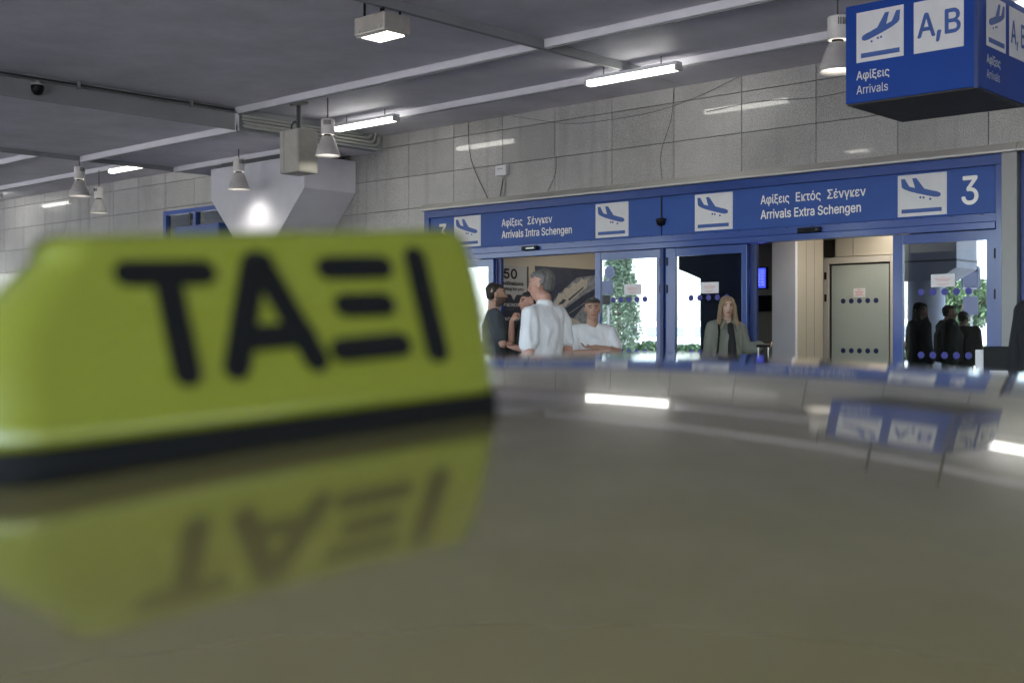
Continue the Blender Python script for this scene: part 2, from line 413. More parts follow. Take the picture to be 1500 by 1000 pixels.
# steel cap over the frame
bm = bmesh.new()
capM = frame((-12.66, 0, 3.172), (0, 1, 0), (0, 0, 1), (1, 0, 0))
prism(bm, [(.12, 0), (-.13, 0), (-.135, .02), (-.09, .088), (.12, .095)], capM, 8.39); obj('steel_cap', bm, M_steel, ent)
bm = bmesh.new(); capM = frame((-4.262, 0, 3.172), (0, 1, 0), (0, 0, 1), (1, 0, 0))
prism(bm, [(.12, 0), (-.13, 0), (-.135, .02), (-.09, .088), (.12, .095)], capM, 2.2); obj('steel_cap', bm, M_steel, ent)
eb('steel_pilaster', -4.417, -4.272, -.10, .1, Z0, 3.170, mat('satin_steel', (.24, .24, .24), .45, metal=.5, var=.06, vscale=3))
# dark neighbouring window right of the pilaster
eb('side_window', -4.270, -2.05, .02, .05, Z0, 3.17, M_glass, ent, 0)
eb('side_window_frame', -4.268, -4.22, -.02, .06, Z0+.001, 3.168, M_bluedark)
eb('side_window_frame', -2.06, -2.0, -.02, .06, Z0+.001, 3.168, M_bluedark)
# sign band
for (x0, x1) in ((-12.575, -8.53), (-8.515, -4.505)):
    sp = eb('sign_panel', x0, x1, 0, .1, 2.603, 3.069, M_bluepanel)
    y = 0
    if x0 < -10:
        text('numeral', '3', on_front(-12.40, y, 2.70), .15, .27, M_letter, sp, .022)
        pictogram(sp, on_front(-12.09, y, 2.625), .52, .43); pictogram(sp, on_front(-9.541, y, 2.62), .52, .43)
        for wd_, wx, ww in (('Αφίξεις', -11.17, .375), ('Σένγκεν', -10.70, .43)): text('greek_lettering', wd_, on_front(wx, y, 2.868), ww, .097, M_letter, sp, .022)
        text('english_lettering', 'Arrivals Intra Schengen', on_front(-11.17, y, 2.708), 1.235, .097, M_letter, sp, .028)
    else:
        text('numeral', '3', on_front(-4.845, y, 2.705), .16, .275, M_letter, sp, .022)
        pictogram(sp, on_front(-8.04, y, 2.62), .52, .43); pictogram(sp, on_front(-5.52, y, 2.62), .52, .43)
        for wd_, wx, ww in (('Αφίξεις', -7.15, .36), ('Εκτός', -6.705, .30), ('Σένγκεν', -6.325, .445)): text('greek_lettering', wd_, on_front(wx, y, 2.875), ww, .097, M_letter, sp, .022)
        text('english_lettering', 'Arrivals Extra Schengen', on_front(-7.15, y, 2.708), 1.215, .097, M_letter, sp, .028)
# little rivets of the lower trim
bm = bmesh.new()
for i in range(26):
    x = -12.4+i*.31; box(bm, x, x+.03, -.028, -.022, 2.585, 2.592)
obj('trim_clip', bm, M_black, ent, kind='stuff')
# cctv dome on the joint, motion sensors
dm = thing('dome_camera', 'small black dome camera on the joint between the two sign panels', 'camera', (-8.522, 11.93, 2.78))
bm = bmesh.new(); lathe(bm, [(0, -.075), (.05, -.055), (.068, 0), (.068, .02), (0, .02)], 24); obj('dome', bm, M_black, dm, smooth=True)
bm = bmesh.new(); tube(bm, [(0, 0, .02), (0, 0, .29)], .008); obj('cable', bm, M_cable, dm)
bm = bmesh.new(); box(bm, -.03, .03, -.02, .03, -.01, .03, .004); obj('bracket', bm, M_black, dm)
for (x, w_) in ((-10.62, 'left'), (-6.52, 'right')):
    s_ = thing('motion_sensor', 'black motion sensor bar above the doorway with the ferry posters' if x < -9 else 'black motion sensor bar above the doorway to the frosted glass door', 'sensor', (x, 11.90, 2.545), 0, 'motion sensors over the doorways')
    obj('housing', box(bmesh.new(), -.135, .135, -.03, .035, -.028, .028, .010), M_black, s_); obj('lens', box(bmesh.new(), -.05, .1, -.034, -.029, -.012, .012, .002), M_carglass, s_)

DOTP = [(.035*math.cos(k*math.pi/8), .035*math.sin(k*math.pi/8)) for k in range(16)]
def leaf(x0, x1, g0, g1, nm_label, notice=None, mi=M_dot):
    """one glazed sliding leaf between x0..x1, glass between g0..g1"""
    L = bpy.data.objects.new('sliding_door', None); COL.objects.link(L); L.parent = ent; L['label'] = nm_label
    eb('stile', x0, g0, .0, .055, Z0+.02, 2.438, M_blue, L); eb('stile', g1, x1, .0, .055, Z0+.02, 2.438, M_blue, L)
    eb('top_rail', g0, g1, .004, .05, 2.338, 2.436, M_blue, L); eb('bottom_rail', g0, g1, .004, .05, Z0+.02, .30, M_blue, L)
    eb('glass_pane', g0, g1, .024, .032, .30, 2.338, M_glass, L, 0)
    for x in (x0, g1):
        if x1-x > .05 or True: pass
    cx = (g0+g1)/2
    for z in (1.835, 1.19):
        for k in range(5):
            bm = bmesh.new(); prism(bm, [(cx+(k-2)*.123+u, z+v) for u, v in DOTP], frame((0, .0235, 0), (1, 0, 0), (0, 0, 1), (0, -1, 0)), .002); obj('safety_dot', bm, mi, L)
    if notice:
        nx, nz = notice
        pn = eb('notice', nx-.125, nx+.125, .018, .0205, nz-.065, nz+.065, M_paper, L, 0)
        for k, (w_, zz) in enumerate(((.04, .035), (.17, .018), (.15, .006), (.12, -.008), (.13, -.035), (.07, -.047))):
            eb('printed_line', nx-w_/2, nx+w_/2, .0165, .0178, nz+zz-.0025, nz+zz+.0025, M_red, pn, 0)
    return L
leaf(-12.575, -11.33, -12.48, -11.43, 'open sliding leaf mostly hidden by the taxi sign')
leaf(-9.555, -8.53, -9.47, -8.60, 'glass leaf mirroring a tall cypress tree', (-8.98, 1.96))
leaf(-8.474, -7.335, -8.326, -7.407, 'glass leaf behind the woman, mirroring a dark column', (-7.85, 1.95))
leaf(-5.578, -4.505, -5.469, -4.60, 'glass leaf mirroring a pale concrete column', (-5.05, 1.95))
eb('door_edge', -7.333, -7.247, .06, .11, Z0+.02, 2.438, M_bluedark)
eb('door_edge', -11.328, -11.24, .06, .11, Z0+.02, 2.438, M_bluedark)
# door hinges/black locks on the stiles
for (x, z) in ((-8.54, 2.28), (-8.54, 1.95), (-8.44, 2.28), (-8.44, 1.95), (-4.515, 2.2), (-4.515, 1.8)):
    eb('lock_plate', x-.012, x+.012, -.006, .0, z-.05, z+.05, M_black, ent, .002)

# ---------------------------------------------------------------- hall behind the doors
ih = thing('arrivals_hall', 'warm beige hall interior seen through the open doorways', 'hall', (0, 12.2, 0))
def hb(nm, x0, x1, y0, y1, z0, z1, m): return bx(nm, x0, x1, y0-12.2, y1-12.2, z0, z1, m, ih)
hb('hall_floor', -16, -1, 11.9, 20, -.1, .14, M_floor)
hb('hall_ceiling', -16, -1, 12.28, 20, 2.95, 3.0, M_beige)
hb('back_wall', -16, -1, 18, 18.1, .14, 2.95, M_darkcolumn)
hb('poster_wall', -11.9, -11.6, 12.28, 15.6, .14, 2.95, M_beige)
hb('inner_wall', -11.6, -8.95, 15.2, 15.35, .14, 2.95, M_beige)
hb('beige_wall', -8.95, -6.3, 16.4, 16.5, .14, 2.95, M_beige)
hb('partition', -9.25, -9.1, 12.4, 16.3, .14, 2.95, M_darkcolumn)
hb('partition', -5.5, -5.4, 15.3, 18, .14, 2.95, M_darkcolumn)
hb('upper_wall', -7.86, -5.4, 15.06, 15.14, 2.46, 2.95, M_beige)
# column: cool daylight put into the front's colour, warm hall light into the return's
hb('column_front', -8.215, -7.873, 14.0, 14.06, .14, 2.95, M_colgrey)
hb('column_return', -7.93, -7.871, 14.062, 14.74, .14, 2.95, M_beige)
for yy in (14.28, 14.5): hb('column_seam', -7.8705, -7.869, yy, yy+.004, .14, 2.95, M_darkcolumn)
for xx in (-7.6, -6.6): hb('wall_seam', xx, xx+.004, 15.055, 15.06, 2.47, 2.95, M_darkcolumn)
# inner door
idr = thing('inner_door', 'off white framed frosted glass door inside the right doorway', 'door', (-7.5, 15, .14))
def ib(nm, x0, x1, y0, y1, z0, z1, m, p=idr, bev=.004): return bx(nm, x0+7.5, x1+7.5, y0-15, y1-15, z0-.14, z1-.14, m, p, bev)
ib('door_frame', -7.998, -7.915, 14.98, 15.1, .14, 2.445, M_offwhite); ib('door_frame', -7.035, -6.96, 14.98, 15.1, .14, 2.445, M_offwhite)
ib('door_frame', -7.914, -7.036, 14.98, 15.1, 2.36, 2.445, M_offwhite)
fg = ib('frosted_pane', -7.885, -7.062, 15.0, 15.03, .2, 2.34, M_frost)
ib('pane_gasket', -7.9, -7.887, 14.992, 15.03, .2, 2.355, M_black, idr, 0); ib('pane_gasket', -7.9, -7.05, 14.992, 15.03, 2.342, 2.353, M_black, idr, 0)
for z in (2.2, 1.9): ib('hinge', -7.975, -7.945, 14.965, 14.98, z-.05, z+.05, M_black)
for z in (1.853, 1.184):
    for k in range(5):
        bm = bmesh.new(); prism(bm, [(-7.475+(k-2)*.118+u+7.5, z+v-.14) for u, v in DOTP], frame((0, -.001, 0), (1, 0, 0), (0, 0, 1), (0, -1, 0)), .002); obj('safety_dot', bm, M_dotdark, idr)
pn = ib('notice', -7.56, -7.39, 14.994, 14.999, 1.90, 2.02, M_paper, idr, 0)
for k, (w_, zz) in enumerate(((.05, .04), (.12, .015), (.10, -.005), (.11, -.03))): ib('printed_line', -7.475-w_/2, -7.475+w_/2, 14.990, 14.993, 1.96+zz-.005, 1.96+zz+.005, M_red, pn, 0)
# door edge and chrome strip between column and screen, right dark gap
hb('door_post', -6.93, -6.80, 15.02, 15.12, .14, 2.9, M_offwhite)
# information screen
fs = thing('information_screen', 'small blue lit flight information screen on the inner wall', 'screen', (-9.0, 14.9, 2.2))
obj('bezel', box(bmesh.new(), -.2, .17, 0, .05, -.155, .155, .005), M_black, fs)
scr = obj('display', box(bmesh.new(), -.185, .155, -.004, 0, -.14, .14), M_screen, fs)
for k in range(6):
    for (a, b) in ((-.16, -.03), (-.0, .06), (.08, .13)): obj('text_row', box(bmesh.new(), a, b, -.006, -.0045, .10-k*.04, .108-k*.04), M_screenrow, scr)
hb('screen_wall', -9.1, -8.22, 14.96, 15.0, .14, 2.95, M_beige)
# black cabinet and pale poster below the screen
cb = bx('wall_cabinet', -9.05, -8.72, 14.80, 14.95, 1.73, 1.95, M_black, bev=.01); tag(cb, 'black wall box under the blue screen', 'box')
# posters
po = thing('ferry_poster', 'dark poster with two white ferries and their wakes on the hall wall', 'poster', (-11.6, 13.1, 1.0))
PM = on_side(0, 0, 0)
def pp(nm, pts, m, d, parent=po):
    bm = bmesh.new(); prism(bm, pts, on_side(d, 0, 0), .002); return obj(nm, bm, m, parent)
PW, PH = 1.46, 1.40
pp('poster_board', [(0, 0), (PW, 0), (PW, PH), (0, PH)], M_sea, .002)
pp('wake', [(.12, .42), (1.46, 1.02), (1.46, 1.32), (.95, 1.26), (.5, .98), (.1, .62)], M_wake, .005)
pp('sea_band', [(.1, .50), (1.1, 1.00), (1.46, 1.13), (1.46, 1.04), (.8, .74), (.14, .40)], M_sea, .006)
pp('ferry_hull', [(.16, .64), (.50, .72), (1.18, 1.12), (1.22, 1.26), (.9, 1.16), (.45, .90)], M_ship, .008)
pp('ferry_superstructure', [(.46, .90), (.52, 1.02), (.62, 1.01), (.66, 1.09), (.80, 1.10), (.84, 1.18), (.97, 1.17), (1.05, 1.25), (1.16, 1.22), (1.0, 1.08)], M_ship, .010)
pp('ferry_stripe', [(.5, .84), (.62, .86), (.70, .92), (.62, .93)], M_shipdark, .013)
pp('ferry_window_row', [(.74, .93), (1.1, 1.13), (1.1, 1.105), (.76, .905)], M_shipdark, .013)
pp('wake', [(.62, .18), (1.46, .78), (1.46, 1.0), (1.1, .82), (.7, .52)], M_wake, .006)
pp('ferry_hull', [(.52, .40), (.70, .30), (.98, .50), (1.02, .60), (.80, .66), (.60, .60)], M_ship, .008)
pp('ferry_superstructure', [(.56, .58), (.62, .68), (.78, .66), (.92, .62), (.9, .54)], M_ship, .010)
pp('ferry_stripe', [(.64, .34), (.92, .53), (.92, .505), (.66, .31)], M_shipdark, .013)
pp('ferry_stripe', [(.56, .50), (.62, .56), (.64, .50)], M_shipdark, .013)
p2 = thing('destinations_poster', 'grey and navy poster headed 50 destinations left of the ferry poster', 'poster', (-11.6, 12.3, .6))
pp('poster_board', [(0, 0), (.66, 0), (.66, 1.78), (0, 1.78)], M_navy, .002, p2)
hd = pp('poster_head', [(0.03, 1.37), (.28, 1.37), (.34, 1.29), (.40, 1.37), (.62, 1.37), (.62, 1.78), (.03, 1.78)], M_posterhead, .005, p2)
text('lettering', '50', on_side(.008, .13, 1.60), .27, .13, M_black, hd, .05)
text('lettering', 'destinations', on_side(.008, .04, 1.505), .50, .055, M_black, hd, .03)
text('lettering', 'waiting for you', on_side(.008, .06, 1.43), .48, .04, M_black, hd, .03)
text('lettering', 'MYKONOS', on_side(.005, .10, 1.20), .34, .045, M_letter2, p2, .03)
text('lettering', 'SANTORINI', on_side(.005, .06, 1.00), .42, .045, M_letter2, p2, .03)
for z in (1.15, .95): text('lettering', 'x x.xx'.replace('x', '·'), on_side(.005, .18, z), .16, .03, M_letter2, p2)
# unseen lamps added in the hall ceiling to brighten the interior
for (x, y, q) in ((-10.4, 13.5, 'over the ferry poster doorway'), (-10.2, 14.7, 'deeper in behind the ferry poster doorway'), (-7.1, 13.6, 'just inside the right doorway'), (-6.9, 14.6, 'close to the frosted glass door')):
    l = thing('hall_fill_lamp', 'added out of sight square warm ceiling lamp '+q, 'lamp', (x, y, 2.94), 0, 'added fill lamps in the hall ceiling')
    obj('lamp_frame', box(bmesh.new(), -.33, .33, -.33, .33, -.03, 0, .004), M_white, l); obj('diffuser', box(bmesh.new(), -.28, .28, -.28, .28, -.034, -.031), M_inner, l)

# ---------------------------------------------------------------- second entrance far left
e2 = thing('blue_doorway', 'smaller blue framed doorway at the far end of the wall', 'doorway', (0, 11.93, 0))
for (x0, x1, z0, z1) in ((-19.70, -19.60, .14, 3.66), (-15.83, -15.75, .14, 3.66), (-18.70, -18.62, 2.9, 3.578), (-17.6, -17.52, .14, 3.578)): bx('jamb', x0, x1, 0, .1, z0, z1, M_blue, e2, .004)
bx('head', -19.60, -15.83, -.02, .1, 3.58, 3.655, M_blue, e2, .004)
bx('dark_transom', -19.6, -15.83, .05, .06, .14, 3.578, M_glass, e2); bx('backing', -19.6, -15.83, .3, .32, .14, 3.578, M_darkcolumn, e2)
bb = thing('blue_box_sign', 'plain blue projecting box in front of the far doorway', 'sign', (-17.62, 11.5, 2.9))
obj('body', box(bmesh.new(), -.66, .66, -.2, .2, -.34, .345, .008), M_blue, bb)
obj('face_panel', box(bmesh.new(), -.63, .63, -.206, -.201, -.31, .31), M_bluepanel, bb)
bm = bmesh.new(); tube(bm, [(-.5, 0, .34), (-.5, 0, .6)], .015); obj('hanger', bm, M_darkpipe, bb)

# ---------------------------------------------------------------- white column with flared head against the wall
def flared(name, label, x, y, w, d, ztop, zb, zn, s1, m, yback=None):
    """square head, chamfered on the sides down to a shaft"""
    bm = bmesh.new(); hw = w/2
    out = [(-hw, ztop), (-hw, zb), (-s1, zn), (-s1, .0), (s1, .0), (s1, zn), (hw, zb), (hw, ztop)]
    prism(bm, out, frame((0, 0, 0), (1, 0, 0), (0, 0, 1), (0, 1, 0)), d)
    es = [e for e in bm.edges if e.calc_length() > .05]
    bmesh.ops.bevel(bm, geom=es, offset=.006, segments=1, affect='EDGES')
    o = obj(name, bm, m, loc=(x, y, 0)); tag(o, label, 'column'); return o
flared('flared_column', 'white column with a wide flared head against the granite wall', -15.485, 10.98, 2.43, .99, 4.06, 3.57, 2.62, .28+.0, M_plaster)
bm = bmesh.new(); box(bm, -1.0, 1.0, 0, .9, 0, .08)  # solid dark block filling the gap above the column head
cp = obj('column_top_block', bm, M_darkpipe, loc=(-15.485, 11.03, 4.061)); tag(cp, 'dark block filling the gap over the white flared column', 'ledge')

# concrete columns of the kerb side, seen mirrored in the glass
flared('dark_column', 'flared head column across the drop off lane, shade put into its dark colour', -15.3, -2.2, 3.4, 1.6, 4.35, 3.0, 2.76, 1.06, M_darkcolumn)  # concrete too: shade of the side away from the sky put into the colour
cc = thing('concrete_column', 'pale grey round concrete column with blocky head beside the lane', 'column', (-12.2, -4.6, 0))
bm = bmesh.new(); lathe(bm, [(0, 0), (.43, 0), (.43, 2.75), (0, 2.75)], 40, (0, .6, 0)); obj('shaft', bm, M_concrete, cc)
bm = bmesh.new(); prism(bm, [(-.98, 4.35), (-.98, 2.95), (-.5, 2.68), (.5, 2.68), (.98, 2.95), (.98, 4.35)], frame((0, 0, 0), (1, 0, 0), (0, 0, 1), (0, 1, 0)), 1.2); obj('head_block', bm, M_concrete, cc)
for z in (3.1, 3.9): bx('head_band', -.99, .99, -.01, 1.21, z, z+.05, M_beam, cc)
bx('light_arm', .2, 1.9, .5, .56, 3.9, 3.95, M_post, cc)
bm = bmesh.new(); tube(bm, [(0, 1.1, .0), (0, 1.1, 3.9)], .05)
dp = obj('downpipe', bm, M_pipe, loc=(-12.9, -4.2, 0)); tag(dp, 'grey downpipe running up the concrete column', 'pipe')

# ---------------------------------------------------------------- pendant lamps
def bell_lamp(label, x, y, zrim, ztop, s=1.0, power=0, spot=80):
    t = thing('pendant_lamp', label, 'lamp', (x, y, zrim), random.uniform(0, 6), 'bell shaped pendant lamps under the canopy')
    r = .158*s
    bm = bmesh.new(); lathe(bm, [(.062*s, .245), (.075*s, .24), (.093*s, .20), (.122*s, .13), (.145*s, .06), (r, .0), (r-.006, .0), (.138*s, .06), (.115*s, .13), (.085*s, .20), (.06*s, .235)], 40)
    obj('bell_shade', bm, M_lampgrey, t, smooth=True)
    bm = bmesh.new(); lathe(bm, [(r+.002, -.004), (r+.004, .004), (r+.001, .010), (r-.001, .004), (r+.002, -.004)], 40); obj('rim_ring', bm, M_lampwhite, t, smooth=True)
    bm = bmesh.new(); lathe(bm, [(0, .068), (r*.80, .068), (r*.80, .074), (0, .074)], 32); obj('glass_cover', bm, M_bulb, t)
    bm = bmesh.new(); lathe(bm, [(0, .268), (.082, .268), (.086, .275), (.086, .455), (.078, .468), (0, .468)], 32); g = obj('gear_housing', bm, M_lampwhite, t)
    bm = bmesh.new(); lathe(bm, [(0, .24), (.05, .24), (.05, .268), (0, .268)], 20); obj('neck', bm, M_black, t)
    for k in range(8):
        a = k*.17-.6
        bm = bmesh.new(); box(bm, .084, .0885, -.0035, .0035, .385, .445); o = obj('vent_slot', bm, M_black, g); o.rotation_euler = (0, 0, a)
        if k > 5: break
    for k in range(6):
        bm = bmesh.new(); box(bm, .084, .0885, -.0035, .0035, .385, .445); o = obj('vent_slot', bm, M_black, g); o.rotation_euler = (0, 0, k*.17+math.pi)
    bm = bmesh.new(); tube(bm, [(0, 0, .466), (0, 0, ztop-zrim)], .008); obj('hanging_rod', bm, M_darkpipe, t)
    if power:
        ld = bpy.data.lights.new('lamp_light', 'SPOT'); ld.energy = power; ld.shadow_soft_size = .03; ld.color = (1, .95, .85); ld.spot_size = R(spot); ld.spot_blend = .9
        lo = bpy.data.objects.new('lamp_light', ld); COL.objects.link(lo); lo.parent = t; lo.location = (0, 0, .058)
    return t
bell_lamp('largest bell pendant lamp hanging beside the A, B arrivals sign', -4.916, 9.461, 3.65, CEIL+.07, 1, 7.14286)
bell_lamp('bell pendant lamp hanging between the grey box and the fluorescent lamp', -12.211, 9.773, 3.70, CEIL+.07, 1, 7.14286)
bell_lamp('bell pendant lamp throwing a bright pool onto the white flared column', -15.404, 10.62, 3.60, 4.215, 1, 3.2, 128)
bell_lamp('higher hung of the two bell lamps at the far left', -18.0, 9.411, 3.60, CEIL+.07, 1, 5.71429)
bell_lamp('lower, farther bell lamp hanging in front of the tile wall', -20.239, 10.956, 3.60, CEIL+.0, .92, 5.71429)

# fluorescent battens
def batten(label, x, y=10.78):
    t = thing('fluorescent_lamp', label, 'lamp', (x, y, CEIL-.021), 0, 'fluorescent batten lamps along the wall side of the canopy')
    obj('lamp_base', box(bmesh.new(), -.64, .64, -.055, .055, -.042, .0, .008), M_white, t)
    bm = bmesh.new(); prism(bm, [(-.052, -.04), (-.046, -.08), (-.028, -.098), (.028, -.098), (.046, -.08), (.052, -.04)], frame((-.605, 0, 0), (0, 1, 0), (0, 0, 1), (1, 0, 0)), 1.21); obj('light_cover', bm, M_tube, t)
    for sx in (-1, 1):
        obj('fixing_bolt', box(bmesh.new(), sx*.4-.006, sx*.4+.006, -.006, .006, 0, .094), M_post, t)
        obj('end_cap', box(bmesh.new(), sx*.625-.018, sx*.625+.018, -.056, .056, -.10, -.035, .008), M_lampgrey, t)
    return t
batten('lit fluorescent batten nearest the white flared column', -12.65)
batten('lit fluorescent batten above the middle of the arrivals entrance', -8.1)
batten('fluorescent batten past the A, B sign beyond the frame', -3.55)
batten('fluorescent batten far right over the road side', 1.0)
batten('short looking lit batten at the far left behind the lower bay', -19.0, 10.85)
batten('farthest lit batten at the very left of the ceiling', -25.4, 11.2)

# flood light on the ceiling
t = thing('ceiling_floodlight', 'square metal floodlight fixed under the ceiling, lit from below', 'lamp', (-8.33, 7.3, 4.13))
obj('housing', box(bmesh.new(), -.21, .21, -.16, .16, 0, .17, .02), mat('flood_housing', (.45, .42, .38), .4, metal=.4, var=.15, vscale=10), t)
obj('lit_glass', box(bmesh.new(), -.165, .165, -.12, .12, -.008, -.001), M_flood, t)
obj('glass_frame', box(bmesh.new(), -.19, .19, -.145, -.122, -.012, 0), M_steel, t)
for sx in (-1, 1):
    for sy in (-1, 1): obj('fixing_bolt', box(bmesh.new(), sx*.13-.008, sx*.13+.008, sy*.1-.008, sy*.1+.008, .168, .32), M_black, t)
    obj('clip', box(bmesh.new(), sx*.14-.02, sx*.14+.02, -.168, -.158, .02, .05), M_steel, t)
# hanging grey cabinet
t = thing('hanging_cabinet', 'beige grey metal cabinet hanging from the ceiling before the white column', 'cabinet', (-12.72, 9.7, 3.50))
obj('cabinet_body', box(bmesh.new(), -.20, .20, -.165, .165, 0, .57, .03), M_box, t)
obj('front_seam', box(bmesh.new(), -.10, -.094, -.1665, -.164, .02, .55), M_darkpipe, t)
obj('hanger_rod', tube(bmesh.new(), [(0, 0, .57), (0, 0, .90)], .03), M_darkpipe, t)
obj('top_bracket', box(bmesh.new(), -.14, .14, -.05, .05, .90, .935, .005), M_box, t)
bm = bmesh.new(); tube(bm, [(-.16, 0, .56), (-.15, 0, .66), (-.08, 0, .70), (-.04, 0, .66)], .012); obj('cable_loop', bm, M_cable, t)

# conduits on the side of the lower bay
t = thing('conduit_bundle', 'bundle of pale painted pipes along the side of the lower ceiling bay', 'pipes', (XB1, 0, 0))
for k, (dx, z, yend) in enumerate(((.03, 4.345, 11.6), (.045, 4.30, 11.7), (.055, 4.255, 11.78), (.06, 4.21, 11.85), (.09, 4.19, 11.8), (.12, 4.235, 11.72))):
    bm = bmesh.new(); r = .014+.004*(k % 2)
    pts = [(dx, 9.45, z), (dx, yend-.12, z), (dx, yend-.05, z+.008), (dx+.0, yend, z+.05), (dx, yend+.012, z+.14)]
    tube(bm, pts, r, 10); obj('conduit', bm, M_pipe, t, smooth=True)
obj('cable_tray', box(bmesh.new(), .0, .17, 10.2, 11.8, 4.12, 4.15, .004), M_beam, t)
t = thing('ceiling_conduit', 'thin dark pipe running under the ceiling edge with clips', 'pipe', (XB1+.035, 0, CEIL+.03))
obj('pipe_run', tube(bmesh.new(), [(0, YF, 0), (0, YR1-.03, 0)], .013), M_darkpipe, t, smooth=True)
obj('pipe_run', tube(bmesh.new(), [(.03, YF, -.03), (.03, YR1-.03, -.03)], .011), M_beam, t, smooth=True)
for k in range(12):
    o = obj('pipe_clip', box(bmesh.new(), -.02, .05, -.012, .012, -.05, .045), M_beam, t); o.location = (0, -8.4+k*1.55, 0)
t = thing('security_camera', 'dark dome security camera hanging under the ceiling pipe', 'camera', (-13.56, 6.57, 4.30))
bm = bmesh.new(); lathe(bm, [(0, -.115), (.04, -.105), (.066, -.07), (.075, -.02), (.07, 0), (0, 0)], 24); obj('dome', bm, M_black, t, smooth=True)
bm = bmesh.new(); lathe(bm, [(0, 0), (.08, 0), (.08, .02), (.04, .04), (0, .04)], 24); obj('dome_base', bm, M_beam, t, smooth=True)
obj('wall_arm', box(bmesh.new(), -.10, .02, -.02, .02, .02, .06), M_beam, t)

# cables over the tiles
def cable(label, pts, r=.006, m=M_cable):
    P = [Vector((x, 11.965, z)) for x, z in pts]; out = []
    for i in range(len(P)-1):
        p0, p1, p2, p3 = P[max(i-1, 0)], P[i], P[i+1], P[min(i+2, len(P)-1)]
        for k in range(8):
            s = k/8; out.append(.5*((2*p1)+(p2-p0)*s+(2*p0-5*p1+4*p2-p3)*s*s+(3*p1-p0-3*p2+p3)*s**3))
    out.append(P[-1]); bm = bmesh.new(); tube(bm, out, r, 6); o = obj('wall_cable', bm, m, smooth=True); tag(o, label, 'cable', 'loose cables on the granite wall')
cable('black cable hanging down the tiles left of the white junction box', [(-11.84, 4.37), (-11.82, 4.0), (-11.72, 3.7), (-11.45, 3.26)], .0045)
cable('thin cable sagging across the tiles under the ceiling', [(-11.0, 4.35), (-10.7, 4.28), (-10.0, 4.13), (-9.3, 4.10), (-8.6, 4.12), (-8.0, 4.22), (-7.45, 4.37)], .0028, M_darkpipe)
cable('faint cable rising along the tile joint above the pictogram', [(-8.36, 4.37), (-8.40, 4.0), (-8.55, 3.6), (-8.53, 3.26)], .0028, M_darkpipe)
cable('faint slack cable crossing the tiles toward the blue box sign', [(-7.9, 4.02), (-7.2, 4.05), (-6.5, 4.00), (-5.9, 4.03), (-5.3, 4.06), (-4.6, 4.02)], .003, M_darkpipe)
cable('short cable curving beside the pictogram of the left panel', [(-10.22, 3.72), (-10.24, 3.5), (-10.38, 3.262)], .003, M_darkpipe)
t = thing('junction_box', 'small white junction box on the tiles above the left sign panel', 'box', (-11.17, 11.96, 3.63))
obj('box_body', box(bmesh.new(), -.10, .10, -.05, .02, -.07, .07, .008), M_white, t)
obj('conduit', tube(bmesh.new(), [(.02, 0, -.07), (.03, 0, -.16), (.0, 0, -.37)], .010), M_pipe, t)
obj('conduit', tube(bmesh.new(), [(.02, .0, -.07), (-.02, 0, -.2), (-.06, 0, -.37)], .006), M_cable, t)
obj('lid_label', box(bmesh.new(), -.06, .04, -.052, -.05, .01, .03), M_posterhead, t)

# ---------------------------------------------------------------- hanging box sign A, B
BX0, BX1, BY0, BY1, BZ0, BZ1 = -4.232, -3.25, 8.27, 9.22, 3.10, 3.835
t = thing('hanging_sign', 'blue hanging box sign reading A, B and Arrivals with aircraft symbols', 'sign', (0, 0, 0))
M_boxblue = mat('box_sign_blue', (.006, .050, .29), .45, var=.06, vscale=3, spec=.2)
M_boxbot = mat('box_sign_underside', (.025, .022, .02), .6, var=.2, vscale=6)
body = bx('sign_body', BX0, BX1, BY0, BY1, BZ0+.012, BZ1, M_boxblue, t, .006)
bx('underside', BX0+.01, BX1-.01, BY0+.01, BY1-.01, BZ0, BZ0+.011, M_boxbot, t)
bx('corner_trim', BX1-.022, BX1+.004, BY0-.004, BY0+.022, BZ0+.0, BZ1+.004, mat('box_trim', (.005, .03, .17), .4), t)
y = BY0-.001
pictogram(t, on_front(-4.143, y, 3.404), .364, .368, mirror=True, bar=M_picblue)
bm = bmesh.new(); prism(bm, [(0, 0), (.36, 0), (.36, .366), (0, .366)], on_front(-3.703, y, 3.402), .004); pl = obj('letter_plate', bm, M_white, t)
text('lettering', 'A', on_front(-3.672, y, 3.51), .125, .165, M_picblue, pl, .03, .006)
text('lettering', ',', on_front(-3.535, y, 3.512), .03, .19, M_picblue, pl, .03, .006)
text('lettering', 'B', on_front(-3.472, y, 3.51), .105, .165, M_picblue, pl, .03, .006)
text('greek_lettering', 'Αφίξεις', on_front(-4.143, y, 3.278), .255, .062, M_letter2, t, .025)
text('english_lettering', 'Arrivals', on_front(-4.143, y, 3.172), .245, .062, M_letter2, t, 0)
x = BX1+.001
pictogram(t, on_side(x, 8.425, 3.42), .355, .362, mirror=True, bar=M_picblue)
bm = bmesh.new(); prism(bm, [(0, 0), (.33, 0), (.33, .36), (0, .36)], on_side(x, 8.855, 3.42), .004); pl = obj('letter_plate', bm, M_white, t)
text('lettering', 'A, B', on_side(x, 8.88, 3.52), .28, .165, M_picblue, pl, .025, .006)
text('greek_lettering', 'Αφίξεις', on_side(x, 8.43, 3.30), .25, .062, M_letter2, t, .025)
text('english_lettering', 'Arrivals', on_side(x, 8.43, 3.195), .24, .062, M_letter2, t, 0)
for (xx, yy) in ((-4.05, 8.74), (-3.43, 8.74)): obj('suspension_rod', tube(bmesh.new(), [(xx, yy, BZ1), (xx, yy, CEIL+.074)], .014), M_darkpipe, t)

